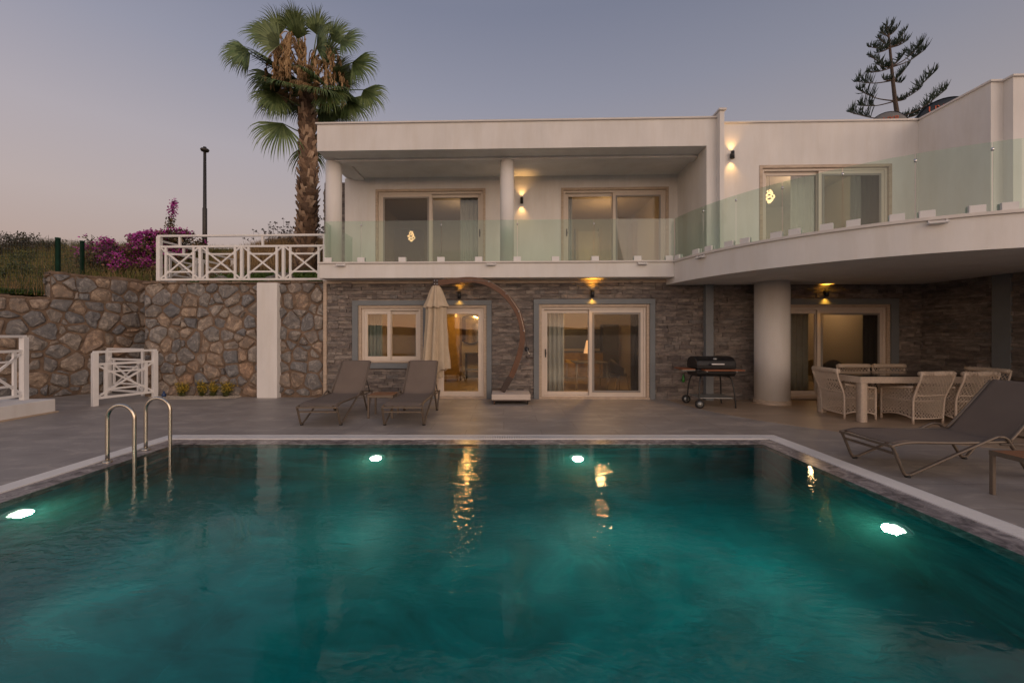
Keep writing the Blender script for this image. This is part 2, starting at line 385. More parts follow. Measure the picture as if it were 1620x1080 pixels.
def water():
    m, nt, b = newmat('pool_water'); nt.nodes.remove(b); o = nt.nodes['Material Output']
    rf = nt.nodes.new('ShaderNodeBsdfRefraction'); rf.inputs['IOR'].default_value = 1.333; rf.inputs['Roughness'].default_value = 0.0
    rf.inputs['Color'].default_value = (.86,1,.98,1)
    gl = nt.nodes.new('ShaderNodeBsdfGlossy'); gl.inputs['Roughness'].default_value = .015
    fr = nd(nt, 'ShaderNodeFresnel', IOR=1.333)
    mx = nt.nodes.new('ShaderNodeMixShader')
    va = nt.nodes.new('ShaderNodeVolumeAbsorption'); va.inputs['Color'].default_value = (.08,.86,.9,1); va.inputs['Density'].default_value = .32
    vs = nt.nodes.new('ShaderNodeVolumeScatter'); vs.inputs['Color'].default_value = (.2,.96,.85,1); vs.inputs['Density'].default_value = .045; vs.inputs['Anisotropy'].default_value = .25
    av = nt.nodes.new('ShaderNodeAddShader'); nt.links.new(va.outputs[0], av.inputs[0]); nt.links.new(vs.outputs[0], av.inputs[1]); nt.links.new(av.outputs[0], o.inputs['Volume'])
    mp = coords(nt, 'World', (.8,1.5,1), (0,0,.35))
    n1 = nd(nt, 'ShaderNodeTexNoise', Scale=1.1, Detail=2, Roughness=.5, Distortion=.6)
    n2 = nd(nt, 'ShaderNodeTexNoise', Scale=7.5, Detail=3, Roughness=.55, Distortion=.8)
    n3 = nd(nt, 'ShaderNodeTexNoise', Scale=.55, Detail=2)
    n4 = nd(nt, 'ShaderNodeTexNoise', Scale=19, Detail=2, Roughness=.5)
    for n in (n1,n2,n3,n4): nt.links.new(mp.outputs[0], n.inputs['Vector'])
    mr = nd(nt, 'ShaderNodeMapRange'); mr.inputs['From Min'].default_value = .4; mr.inputs['From Max'].default_value = .65; mr.inputs['To Min'].default_value = .12; mr.inputs['To Max'].default_value = 1.5
    nt.links.new(n3.outputs['Fac'], mr.inputs['Value'])
    ml = nd(nt, 'ShaderNodeMath', operation='MULTIPLY'); a4 = nd(nt, 'ShaderNodeMath', operation='MULTIPLY_ADD'); nt.links.new(n4.outputs['Fac'], a4.inputs[0]); a4.inputs[1].default_value = .16; nt.links.new(n2.outputs['Fac'], a4.inputs[2]); nt.links.new(a4.outputs[0], ml.inputs[0]); nt.links.new(mr.outputs[0], ml.inputs[1])
    ps = nt.nodes.new('ShaderNodeSeparateXYZ'); gp = nt.nodes.new('ShaderNodeNewGeometry'); nt.links.new(gp.outputs['Position'], ps.inputs[0])
    ax = nd(nt, 'ShaderNodeMath', operation='ADD'); ax.inputs[1].default_value = .5; nt.links.new(ps.outputs[0], ax.inputs[0])
    ab = nd(nt, 'ShaderNodeMath', operation='ABSOLUTE'); nt.links.new(ax.outputs[0], ab.inputs[0])
    cx_ = nd(nt, 'ShaderNodeMapRange', interpolation_type='SMOOTHSTEP'); cx_.inputs['From Min'].default_value = 2.4; cx_.inputs['From Max'].default_value = 3.6; cx_.inputs['To Min'].default_value = 1; cx_.inputs['To Max'].default_value = .3; nt.links.new(ab.outputs[0], cx_.inputs['Value'])
    cy_ = nd(nt, 'ShaderNodeMapRange', interpolation_type='SMOOTHSTEP'); cy_.inputs['From Min'].default_value = 4.3; cy_.inputs['From Max'].default_value = 5.3; cy_.inputs['To Min'].default_value = 1; cy_.inputs['To Max'].default_value = .55; nt.links.new(ps.outputs[1], cy_.inputs['Value'])
    cm = nd(nt, 'ShaderNodeMath', operation='MULTIPLY'); nt.links.new(cx_.outputs[0], cm.inputs[0]); nt.links.new(cy_.outputs[0], cm.inputs[1])
    mc = nd(nt, 'ShaderNodeMath', operation='MULTIPLY'); nt.links.new(ml.outputs[0], mc.inputs[0]); nt.links.new(cm.outputs[0], mc.inputs[1])
    m2 = nd(nt, 'ShaderNodeMath', operation='MULTIPLY'); nt.links.new(mc.outputs[0], m2.inputs[0]); m2.inputs[1].default_value = .26
    ad = nd(nt, 'ShaderNodeMath', operation='MULTIPLY_ADD'); nt.links.new(n1.outputs['Fac'], ad.inputs[0]); ad.inputs[1].default_value = .06; nt.links.new(m2.outputs[0], ad.inputs[2])
    bp = nd(nt, 'ShaderNodeBump', Strength=1, Distance=.027); nt.links.new(ad.outputs[0], bp.inputs['Height'])
    for n in (rf, gl, fr): nt.links.new(bp.outputs[0], n.inputs['Normal'])
    nt.links.new(fr.outputs[0], mx.inputs[0]); nt.links.new(rf.outputs[0], mx.inputs[1]); nt.links.new(gl.outputs[0], mx.inputs[2])
    nt.links.new(mx.outputs[0], o.inputs['Surface'])
    return m
M['water'] = water()
# ---------------------------------------------------------------- the setting
PXL, PXR, PYF, PYN = -4.69, 3.69, 5.77, .5         # pool basin
CW, GW = .27, .22                                    # marble strip, grille
def ring_poly(mb, x0, x1, y0, y1, w, z0, z1):       # rectangular ring, four prisms mitred
    o = [(x0-w,y0-w),(x1+w,y0-w),(x1+w,y1+w),(x0-w,y1+w)]; i = [(x0,y0),(x1,y0),(x1,y1),(x0,y1)]
    for k in range(4):
        l = (k+1) % 4
        mb.prism([o[k],o[l],i[l],i[k]], z0, z1)
# deck with a hole for the pool
hx0, hx1, hy0, hy1 = PXL-CW-GW, PXR+CW+GW, PYN-CW-GW, PYF+CW+GW
d = MB()
for a in ((-16,hx0,-13,13.2),(hx1,16,-13,13.2),(hx0,hx1,-13,hy0),(hx0,hx1,hy1,13.2)):
    d.box(*a, -.2, 0)
tag(d.build('pool_deck', M['deck']), kind='structure')
TC = (8.6, 9.9); TR = 4.75                          # the round terrace above
arc = [(TC[0]+TR*math.cos(math.radians(a)), TC[1]+TR*math.sin(math.radians(a))) for a in range(183, 291, 3)]
t = MB(); t.prism(arc + [(15,5.5),(15,9.9),(TC[0]-TR, 9.9)], -.05, .004)
tag(t.build('terrace_floor', M['travfloor']), kind='structure')
c = MB(); ring_poly(c, PXL, PXR, PYN, PYF, CW, -.2, -.012); tag(c.build('pool_coping_path', M['copmarble']), kind='structure')
gr = MB()                                           # overflow grille: white slats over a dark channel
def slats(x0,x1,y0,y1,alongx):
    if alongx:
        n = int((x1-x0)/.026)
        for i in range(n):
            x = x0+(i+.5)*(x1-x0)/n; gr.box(x-.0085,x+.0085,y0+.012,y1-.012,-.03,-.001)
        gr.box(x0,x1,y0,y0+.012,-.03,-.0005); gr.box(x0,x1,y1-.012,y1,-.03,-.0005)
    else:
        n = int((y1-y0)/.026)
        for i in range(n):
            y = y0+(i+.5)*(y1-y0)/n; gr.box(x0+.012,x1-.012,y-.0085,y+.0085,-.03,-.001)
        gr.box(x0,x0+.012,y0,y1,-.03,-.0005); gr.box(x1-.012,x1,y0,y1,-.03,-.0005)
ix0, ix1, iy0, iy1 = PXL-CW, PXR+CW, PYN-CW, PYF+CW
slats(ix0,ix1,iy1,hy1,True); slats(ix0,ix1,hy0,iy0,True); slats(hx0,ix0,iy0,iy1,False); slats(ix1,hx1,iy0,iy1,False)
for x in (hx0,ix1):
    for y in (hy0,iy1): gr.box(x+.001,x+GW-.001,y+.001,y+GW-.001,-.03,-.0015)
og = gr.build('overflow_grille', M['whitemetal']); tag(og, 'white slatted overflow grille running round the edge of the pool', 'drain grille')
ch = MB(); ring_poly(ch, ix0, ix1, iy0, iy1, GW, -.2, -.05); ch.build('drain_channel', M['rubber'], og)
# basin
PD = -1.55
b = MB()
b.box(PXL-.25,PXR+.25,PYN-.25,PYF+.25,PD-.2,PD)
b.box(PXL-.25,PXL,PYN-.25,PYF+.25,PD,-.2); b.box(PXR,PXR+.25,PYN-.25,PYF+.25,PD,-.2)
b.box(PXL,PXR,PYF,PYF+.25,PD,-.2); b.box(PXL,PXR,PYN-.25,PYN,PD,-.2)
tag(b.build('pool_floor', M['pool']), kind='structure')
w = MB(); w.box(PXL-.01,PXR+.01,PYN-.01,PYF+.01,PD-.02,-.016)
tag(w.build('pool_water', M['water']), kind='structure')
# ground sheet, sea and far hills (seen only mirrored in the panes)
g = MB(); g.add([(-6000,-40,-3),(6000,-40,-3),(6000,6000,-3),(-6000,6000,-3)],[(0,1,2,3)])
tag(g.build('ground', M['earth']), kind='structure')
s = MB(); s.add([(-6000,-6000,-3.2),(6000,-6000,-3.2),(6000,-40,-3.2),(-6000,-40,-3.2)],[(0,1,2,3)])
tag(s.build('sea', M['sea']), kind='structure')
h = MB(); N = 160; vs = []; fs = []
for i in range(N+1):
    x = -2600+5200*i/N
    hh = 16+34*noise.noise((x*.0017,3.1,0))+12*noise.noise((x*.006,1.1,0))+4*noise.noise((x*.02,0,0))
    hh = max(3, hh+14)
    for q,(yy,zz) in enumerate(((-1500,-3.5),(-1620,hh*.55),(-1800,hh),(-2300,-3.5))):
        vs.append((x+8*noise.noise((x*.01,q,2)),yy,zz))
for i in range(N):
    for q in range(3):
        a = i*4+q; fs.append((a,a+4,a+5,a+1))
h.add(vs,fs,0,True); tag(h.build('hills', M['hill']), kind='structure')
# hillside behind the house and the walls
def terrain(x, y):
    z = 2.8 + (2.35-.75*sstep(-8.6,-10.5,x))*sstep(10.4, 16.5, y) - 4*sstep(-21,-30,x) + .25*noise.noise((x*.25,y*.25,0))*sstep(10.6,13,y)
    if x < -8.9: z -= .3*sstep(-9.3,-10.6,x)*(1-sstep(10.4,11.6,y))
    z += .35*sstep(-7,-14,x)*sstep(12,17,y)
    z -= 1.2*sstep(22,40,y)
    return z
tm = MB()
LW0 = (-12.6, 7.27); LW1 = (-9.55, 13.0)             # line of the rear rubble wall
def lwx(y): return LW0[0] + (LW1[0]-LW0[0])*(y-LW0[1])/(LW1[1]-LW0[1])
ys = [7.3+.35*i for i in range(16)]
ys = [y for y in ys if y < 12.6] + [12.6, 13.2, 14, 15, 16, 17, 18.5, 20, 23, 27, 34, 45, 70]
rows = []
for y in ys:
    row = []
    for i in range(41):
        s_ = i/40
        if y < 12.55: x0, x1 = -60, lwx(y)-.15; x = x1-(x1-x0)*(1-s_)**2
        elif y < 16.5: x = -4.4-55.6*(1-s_)**2
        else: x = -60+110*s_
        row.append((x,y,terrain(x,y)))
    rows.append(row)
vs = [p for r in rows for p in r]; fs = []
for j in range(len(rows)-1):
    for i in range(40): fs.append((j*41+i,j*41+i+1,(j+1)*41+i+1,(j+1)*41+i))
tm.add(vs,fs,0,True)
vs=[];fs=[]
yy=[10.22,10.6,11.2,11.9,12.61]
for y in yy:
    for i in range(13):
        x=-8.75+i*(4.6/12); vs.append((x,y,terrain(x,y)))
for j in range(4):
    for i in range(12): fs.append((j*13+i,j*13+i+1,(j+1)*13+i+1,(j+1)*13+i))
tm.add(vs,fs,0,True)
tag(tm.build('hillside', M['earth']), kind='structure')
# ---------------------------------------------------------------- stone work builders
def clip(poly, nx, ny, c):                           # keep nx*x+ny*y <= c
    out = []
    for i in range(len(poly)):
        p = poly[i]; q = poly[(i+1) % len(poly)]
        dp = nx*p[0]+ny*p[1]-c; dq = nx*q[0]+ny*q[1]-c
        if dp <= 0: out.append(p)
        if (dp < 0 < dq) or (dq < 0 < dp):
            t = dp/(dp-dq); out.append((p[0]+(q[0]-p[0])*t, p[1]+(q[1]-p[1])*t))
    return out
def shrink(poly, g):
    cx = sum(p[0] for p in poly)/len(poly); cy = sum(p[1] for p in poly)/len(poly)
    res = poly
    n = len(poly)
    for i in range(n):
        p = poly[i]; q = poly[(i+1) % n]
        ex, ey = q[0]-p[0], q[1]-p[1]; l = math.hypot(ex, ey)
        if l < 1e-6: continue
        nx, ny = ey/l, -ex/l
        if nx*(cx-p[0])+ny*(cy-p[1]) > 0: nx, ny = -nx, -ny
        res = clip(res, nx, ny, nx*p[0]+ny*p[1]-g)
        if len(res) < 3: return []
    return res
def chaikin(poly):
    out = []
    for i in range(len(poly)):
        p = poly[i]; q = poly[(i+1) % len(poly)]
        out += [(p[0]*.86+q[0]*.14, p[1]*.86+q[1]*.14), (p[0]*.14+q[0]*.86, p[1]*.14+q[1]*.86)]
    return out
def rubble(mb, org, ud, nrm, Wd, H, seed, cell=.4, z0=0.0):
    r = random.Random(seed); org = Vector(org); ud = Vector(ud).normalized(); nrm = Vector(nrm).normalized()
    sites = []
    nx = max(1,int(Wd/cell)); ny = max(1,int(H/(cell*.8)))
    for j in range(-1,ny+1):
        for i in range(-1,nx+1):
            if r.random() < .07: continue
            x = (i+.5+(.5 if j%2 else 0)+r.uniform(-.33,.33))*Wd/nx; y = (j+.5+r.uniform(-.33,.33))*H/ny
            sites.append((x,y,r.uniform(-.02,.028)))
            if r.random() < .3: sites.append((x+r.uniform(-.2,.2),y+r.uniform(-.15,.15),-.012))
    for a,(x,y,wt) in enumerate(sites):
        poly = [(0,0),(Wd,0),(Wd,H),(0,H)]
        for bq,(x2,y2,w2) in enumerate(sites):
            if a == bq: continue
            dx,dy = x2-x,y2-y; d2 = dx*dx+dy*dy
            if d2 > 1.6*1.6*cell*cell*4: continue
            c = (x2*x2+y2*y2-x*x-y*y+wt-w2)/2
            poly = clip(poly, dx, dy, c)
            if len(poly) < 3: break
        if len(poly) < 3: continue
        poly = shrink(poly, r.uniform(.006,.036))
        if len(poly) < 3: continue
        xs = [p[0] for p in poly]; ysp = [p[1] for p in poly]
        if min(max(xs)-min(xs), max(ysp)-min(ysp)) < .07: continue
        poly = chaikin(poly)
        if r.random() < .6: poly = chaikin(poly)
        cx = sum(p[0] for p in poly)/len(poly); cy = sum(p[1] for p in poly)/len(poly)
        poly = [(px+.03*noise.noise((px*6.5,py*6.5,seed)),py+.03*noise.noise((px*6.5,py*6.5,seed+9.3))) for px,py in poly]
        poly = [(min(max(px,0),Wd),min(max(py,0),H)) for px,py in poly]
        n = len(poly); hgt = r.uniform(.02,.075); tx, ty = r.uniform(-.08,.08), r.uniform(-.08,.08)
        vs = []; fs = []
        for ring,(sc,dp) in enumerate(((1.0,-.02),(.97,.35*hgt),(.82,.8*hgt),(.45,hgt))):
            for (px,py) in poly:
                qx = cx+(px-cx)*sc; qy = cy+(py-cy)*sc
                jit = noise.noise((qx*8+seed,qy*8,ring*3.1))*.03
                dd = dp + (tx*(qx-cx)+ty*(qy-cy)) *(1 if ring else 0) + (jit if ring else 0)
                vs.append(org+ud*(qx+jit*.6)+Vector((0,0,z0+qy))+nrm*dd)
        vs.append(org+ud*cx+Vector((0,0,z0+cy))+nrm*(hgt*1.0+noise.noise((cx*5,cy*5,seed))*.015))
        for ring in range(3):
            for k in range(n):
                l = (k+1)%n; fs.append((ring*n+k,ring*n+l,(ring+1)*n+l,(ring+1)*n+k))
        for k in range(n): fs.append((3*n+k,3*n+(k+1)%n,4*n))
        mb.add(vs,fs,0,False)
def ledgestone(mb, org, ud, nrm, Wd, H, excl, seed, z0=0.0):
    r = random.Random(seed); org = Vector(org); ud = Vector(ud).normalized(); nrm = Vector(nrm).normalized(); up = Vector((0,0,1))
    z = z0
    while z < z0+H-.01:
        rh = r.choice((.05,.06,.07,.08,.09,.1,.11)); rh = min(rh, z0+H-z)
        zc = z+rh/2
        x = -r.uniform(0,.3)
        while x < Wd:
            ln = r.choice((.14,.2,.26,.34,.42,.5))*r.uniform(.85,1.15)
            segs = [(max(0,x),min(Wd,x+ln))]
            for (a,bb,c0,c1) in excl:
                if c0 < zc < c1:
                    ns = []
                    for (p,q) in segs:
                        if q <= a or p >= bb: ns.append((p,q))
                        else:
                            if p < a: ns.append((p,a))
                            if q > bb: ns.append((bb,q))
                    segs = ns
            for (p,q) in segs:
                if q-p < .03: continue
                splits = [(z,z+rh)] if (rh < .095 or r.random() < .65) else [(z,z+rh*.5),(z+rh*.5,z+rh)]
                for (za,zb) in splits:
                    g = .004; dd = r.uniform(.004,.046)
                    j = lambda: r.uniform(-.006,.006)
                    pts = [(p+g,za+g),(q-g,za+g),(q-g,zb-g),(p+g,zb-g)]
                    mid = (p+(q-p)*r.uniform(.3,.7))
                    back = [org+ud*a_+up*b_ - nrm*.01 for a_,b_ in pts]
                    fr = [org+ud*(a_+j()*.4)+up*(b_+j()*.3)+nrm*(dd+j()) for a_,b_ in pts]
                    ex = [org+ud*mid+up*(za+g)+nrm*(dd+j()), org+ud*mid+up*(zb-g)+nrm*(dd+j())]
                    v = back+fr+ex   # 0-3 back, 4-7 front, 8 bottom mid, 9 top mid
                    mb.add(v,[(4,8,9,7),(8,5,6,9),(0,1,5,8,4),(1,2,6,5),(2,3,7,9,6),(3,0,4,7)])
            x += ln
        z += rh
def wall_grid(mb, axis_u0, axis_u1, z0, z1, v0, v1, opens):
    us = sorted(set([axis_u0,axis_u1]+[o[0] for o in opens]+[o[1] for o in opens])); zs = sorted(set([z0,z1]+[o[2] for o in opens]+[o[3] for o in opens]))
    def solid(i,j):
        if i < 0 or j < 0 or i >= len(us)-1 or j >= len(zs)-1: return False
        uc = (us[i]+us[i+1])/2; zc = (zs[j]+zs[j+1])/2
        return not any(o[0]<uc<o[1] and o[2]<zc<o[3] for o in opens)
    for i in range(len(us)-1):
        for j in range(len(zs)-1):
            if not solid(i,j): continue
            a,b_,c,d_ = us[i],us[i+1],zs[j],zs[j+1]
            mb.add([(a,v0,c),(b_,v0,c),(b_,v0,d_),(a,v0,d_)],[(0,1,2,3)]); mb.add([(a,v1,c),(b_,v1,c),(b_,v1,d_),(a,v1,d_)],[(3,2,1,0)])
            if not solid(i-1,j): mb.add([(a,v0,c),(a,v0,d_),(a,v1,d_),(a,v1,c)],[(0,1,2,3)])
            if not solid(i+1,j): mb.add([(b_,v0,c),(b_,v0,d_),(b_,v1,d_),(b_,v1,c)],[(3,2,1,0)])
            if not solid(i,j-1): mb.add([(a,v0,c),(b_,v0,c),(b_,v1,c),(a,v1,c)],[(3,2,1,0)])
            if not solid(i,j+1): mb.add([(a,v0,d_),(b_,v0,d_),(b_,v1,d_),(a,v1,d_)],[(0,1,2,3)])
# ---------------------------------------------------------------- the villa
house = empty('villa', (0,Y0,0), -TH, 'white two storey villa with stone clad ground floor and a round balcony, behind the pool', 'house')
U = hu
uL = U(514,0); uWing = 9.78
win = (U(567,0),U(669.6,0),hz(610,573,0),hz(610,483,0))
dr1 = (U(688,0),U(770,0),.02,hz(730,482.6,0))
dr2 = (U(852.5,0),U(1027.5,0),.02,hz(940,481,0))
dr3 = (U(1207,0),U(1408,0),.06,hz(1300,481.5,0))
SLZ0, SLZ1 = 2.86, 3.2
m = MB(); wall_grid(m, uL, uWing, 0, SLZ0, 0, .3, [win,dr1,dr2,dr3]); m.build('ground_wall', M['ledge'], house)
# grey painted surrounds, proud of the stones
gs = MB()
def surround(o, gu, gt, zb, v0=-.05, v1=.02):
    gs.box(o[0]-gu,o[0],v0,v1,zb,o[3]); gs.box(o[1],o[1]+gu,v0,v1,zb,o[3]); gs.box(o[0]-gu,o[1]+gu,v0,v1,o[3],o[3]+gt)
gt = .115
gs.box(win[0]-.14,win[0],-.05,.02,win[2]-.145,win[3]); gs.box(win[0]-.14,dr1[1]+.12,-.05,.02,win[3],win[3]+gt)
gs.box(win[0],win[1]+.12,-.05,.02,win[2]-.145,win[2]); gs.box(win[1],dr1[0],-.05,.02,win[2],win[3])
gs.box(dr1[1],dr1[1]+.12,-.05,.02,0,win[3]); gs.box(win[1]+.12,dr1[0],-.05,.02,0,win[2]-.0)
surround(dr2,.125,.12,0); surround(dr3,.17,.13,0)
gs.box(U(1112,0),U(1124,0),-.16,.02,0,2.72)
gs.build('window_surround', M['greytrim'], house, bevel=.004)
st = MB(); e = .1
ex = [(win[0]-.14-uL,win[1]+.2-uL,win[2]-.145,win[3]+gt),(win[1]+.05-uL,dr1[1]+.12-uL,-1,win[3]+gt),
      (dr2[0]-.125-uL,dr2[1]+.125-uL,-1,dr2[3]+.12),(dr3[0]-.17-uL,dr3[1]+.17-uL,-1,dr3[3]+.13)]
ledgestone(st, (uL+.06,0,0), (1,0,0), (0,-1,0), uWing-uL-.06, SLZ0-.04, [(a-.06,b_-.06,c_,d_) for a,b_,c_,d_ in ex], 5)
# the stone wing wall that comes forward under the round balcony
ledgestone(st, (uWing,0,0), (0,-1,0), (-1,0,0), 6.0, 2.72, [(1.45,1.75,-1,9)], 6)
st.build('stone_cladding', M['ledge'], house)
k = MB(); k.box(uWing,uWing+.3,-6,0,0,2.72); k.build('wing_wall', M['ledge'], house)
k = MB(); k.box(uWing-.05,uWing+.02,-1.75,-1.45,0,2.72); k.build('corner_pilaster', M['greytrim'], house)
k = MB(); k.box(uL-.02,uL+.06,-.05,.02,0,SLZ0-.08); k.box(uL-.02,U(1063,0),-.045,.02,SLZ0-.08,SLZ0-.001); k.build('edge_trim', M['travertine'], house)
# balcony slab and round terrace
uS0 = U(505,-.42); uS1 = U(1067,-.42)
k = MB(); k.box(uS0,uS1,-.42,6,SLZ0,SLZ1); k.build('balcony_slab', M['plaster'], house, bevel=.008)
k = MB(); k.box(uS0-.03,uS1,-.455,1.0,SLZ1,SLZ1+.035); k.build('slab_coping', M['coping'], house)
pts = [L(TC[0]+TR*math.cos(math.radians(a)), TC[1]+TR*math.sin(math.radians(a))) for a in [181+1.5*i for i in range(81)]]
tail = [L(15,5.7),L(15,9.8)]
k = MB(); k.prism([(p.x,p.y) for p in pts+tail], 2.72, 3.19); k.build('round_balcony', M['plaster'], house)
pts2 = [L(TC[0]+(TR+.035)*math.cos(math.radians(a)), TC[1]+(TR+.035)*math.sin(math.radians(a))) for a in [183+1.5*i for i in range(80)]]
k = MB(); k.prism([(p.x,p.y) for p in pts2+tail], 3.191, 3.237); k.build('round_coping', M['coping'], house)
# upper storey
PZ0, PZ1 = 5.83, 6.45
uF0 = U(501.5,-.44); uF1 = U(1118,-.44); uF2 = U(1134,-.44)
k = MB(); k.box(uF0,uF1,-.44,-.22,PZ0,PZ1); k.box(uF0,uF0+.22,-.22,6,PZ0,PZ1); k.build('parapet', M['plaster'], house)
k = MB(); k.box(uF0+.22,uF1,-.22,6,PZ0+.001,PZ0+.3); k.build('roof', M['plaster'], house)
k = MB(); k.box(uF0-.03,uF2,-.475,-.18,PZ1,PZ1+.035); k.box(uF0-.03,uF0+.25,-.18,6,PZ1,PZ1+.035); k.build('parapet_coping', M['coping'], house)
k = MB(); k.box(uF0+.2,uF1,0,.3,PZ0-.06,PZ0); k.box(uF0+.2,uF0+.5,.3,1.22,PZ0-.06,PZ0); k.build('roof_beam', M['plaster'], house)
uB0 = U(545.5,1.22)
dA = (U(594,1.22),U(768,1.22),SLZ1+.04,hz(680,299,1.22)); dB = (U(887.5,1.22),U(1058,1.22),SLZ1+.04,hz(970,296.5,1.22))
k = MB(); wall_grid(k, uB0, uF1, SLZ1, PZ0, 1.22, 1.46, [dA,dB]); k.build('upper_wall', M['plaster'], house)
k = MB(); k.box(uB0,uB0+.2,1.46,6,SLZ1,PZ0); k.build('end_wall', M['plaster'], house)
k = MB(); k.box(uF1,uF2,-.44,1.46,SLZ1+.036,PZ1); k.build('recess_wall', M['plaster'], house)
uP0, uP1 = U(1133,-.6), U(1147,-.6)
k = MB(); k.box(uF2,uP1,-.58,0,SLZ1+.04,PZ1+.1); k.build('pilaster', M['plaster'], house, bevel=.006)
k = MB(); k.box(uF2-.03,uP1+.03,-.62,.1,PZ1+.1,PZ1+.14); k.build('pilaster_cap', M['coping'], house)
dC = (U(1201.7,-.2),U(1411,-.2),SLZ1+.04,hz(1300,260.5,-.2))
uR1 = U(1453,-.2)
k = MB(); wall_grid(k, uP1-.01, uR1, SLZ1+.04, PZ1, -.2, .04, [dC]); k.build('upper_wall', M['plaster'], house)
k = MB(); k.box(uP1,uR1,-.235,.08,PZ1,PZ1+.035); k.build('parapet_coping', M['coping'], house)
k = MB(); k.box(uP1,uR1,.04,6,PZ1-.5,PZ1-.2); k.build('roof', M['plaster'], house)
VW = -1.62
k = MB(); k.prism([(uR1,VW),(uR1,.5),(15,.5),(15,VW-.16),(uR1+.23,VW-.16),(uR1+.23,VW)], SLZ1+.04, PZ1); k.build('upper_wing_wall', M['plaster'], house)
k = MB(); c_=.035; k.prism([(uR1-c_,VW-c_),(uR1-c_,.5),(15,.5),(15,VW-.16-c_),(uR1+.23-c_,VW-.16-c_),(uR1+.23-c_,VW-c_)], PZ1, PZ1+.035); k.build('wing_coping', M['coping'], house)
# columns
def column(px, v, r, z0, z1, skirt=False):
    m_ = MB(); u = U(px, v); m_.lathe([(r,z0),(r,z1)], 48, (u,v,0)); o = m_.build('column', M['plaster'], house)
    if skirt:
        m_ = MB(); m_.lathe([(r+.018,0.004),(r+.018,.1),(r-.01,.1)], 48, (u,v,0), cap=False); m_.build('skirting', M['travertine'], o)
column(528,.14,.19,SLZ1+.03,PZ0-.05); column(802,.14,.17,SLZ1+.03,PZ0-.05)
lc = L(6.03,9.1); m_ = MB(); m_.lathe([(.345,0),(.345,2.73)], 64, (lc.x,lc.y,0)); oc = m_.build('column', M['plaster'], house)
m_ = MB(); m_.lathe([(.365,.004),(.365,.1),(.34,.1)], 64, (lc.x,lc.y,0), cap=False); m_.build('skirting', M['travertine'], oc)
# stone pier at the far corner
pu0, pu1 = U(512,1.9), U(546,1.9)
k = MB(); k.box(pu0,pu1,1.95,2.5,2.6,hz(528,288,1.9)); ledgestone(k,(pu0,1.95,0),(1,0,0),(0,-1,0),pu1-pu0,3.1,[],9,z0=2.7)
ledgestone(k,(pu0,2.5,0),(0,-1,0),(-1,0,0),.55,3.1,[],10,z0=2.7); k.build('stone_pier', M['ledge'], house)
# sliding doors and windows: name, opening, plane of the wall, where the split is, which leaf is in front, screen on which leaf
def sliding(name, o, v, split, front, screen, hand=None, sill=True, trim=.07, single=False):
    u0,u1,z0,z1 = o
    t_ = MB()                                        # travertine lining
    t_.box(u0,u0+trim,v-.015,v+.2,z0,z1); t_.box(u1-trim,u1,v-.015,v+.2,z0,z1); t_.box(u0+trim,u1-trim,v-.015,v+.2,z1-trim,z1)
    t_.box(u0-.0,u1,v-.05,v+.2,z0-.03,z0+.025)
    root = t_.build(name, M['travertine'], house, bevel=.006)
    a0,a1,c0,c1 = u0+trim,u1-trim,z0+.025,z1-trim
    f = MB(); fw = .055
    f.box(a0,a0+fw,v+.03,v+.16,c0,c1); f.box(a1-fw,a1,v+.03,v+.16,c0,c1); f.box(a0+fw,a1-fw,v+.03,v+.16,c1-fw,c1); f.box(a0+fw,a1-fw,v+.03,v+.16,c0,c0+fw*.6)
    f.build('frame', M['cream'], root, bevel=.005)
    b0,b1,e0,e1 = a0+fw,a1-fw,c0+fw*.6,c1-fw
    sp = b0+(b1-b0)*split
    leaves = [(b0,b1,True)] if single else [(b0,sp+.035,front==0),(sp-.035,b1,front==1)]
    for i,(p,q,fr) in enumerate(leaves):
        va = v+.045 if fr else v+.1
        sw = .085
        s_ = MB(); s_.box(p,p+sw,va,va+.045,e0,e1); s_.box(q-sw,q,va,va+.045,e0,e1); s_.box(p+sw,q-sw,va,va+.045,e1-sw,e1); s_.box(p+sw,q-sw,va,va+.045,e0,e0+sw)
        s_.build('sash', M['cream'], root, bevel=.005)
        g_ = MB(); g_.box(p+sw-.01,q-sw+.01,va+.018,va+.026,e0+sw-.01,e1-sw+.01); g_.build('pane', M['glass'], root)
        if screen == i:
            s_ = MB(); w_=.045; p2,q2,z2,z3 = p+sw*.9,q-sw*.9,e0+sw*.9,e1-sw*.9
            s_.box(p2,p2+w_,va-.012,va-.001,z2,z3); s_.box(q2-w_,q2,va-.012,va-.001,z2,z3); s_.box(p2+w_,q2-w_,va-.012,va-.001,z3-w_,z3); s_.box(p2+w_,q2-w_,va-.012,va-.001,z2,z2+w_)
            s_.build('screen_frame', M['screen'], root)
            s_ = MB(); s_.box(p2+w_,q2-w_,va-.008,va-.006,z2+w_,z3-w_); s_.build('screen_mesh', M['mesh'], root)
        if hand == i:
            hx = p+.042 if i == 0 else q-.042
            h_ = MB(); zc = (e0+e1)/2-.02; h_.box(hx-.014,hx+.014,va-.02,va-.001,zc-.1,zc+.1); h_.box(hx-.006,hx+.02,va-.035,va-.02,zc-.03,zc+.03); h_.build('handle', M['black'], root, bevel=.004)
    return root
sliding('window', win, 0, .46, 0, None)
sliding('door', dr1, 0, .5, 0, None, single=True)
sliding('sliding_door', dr2, 0, .47, 1, 1, hand=0)
sliding('sliding_door', dr3, 0, .45, 1, 1)
sliding('sliding_door', dA, 1.22, .5, 0, 0, hand=1)
sliding('sliding_door', dB, 1.22, .5, 1, 1, hand=0)
sliding('sliding_door', dC, -.2, .47, 1, 1)
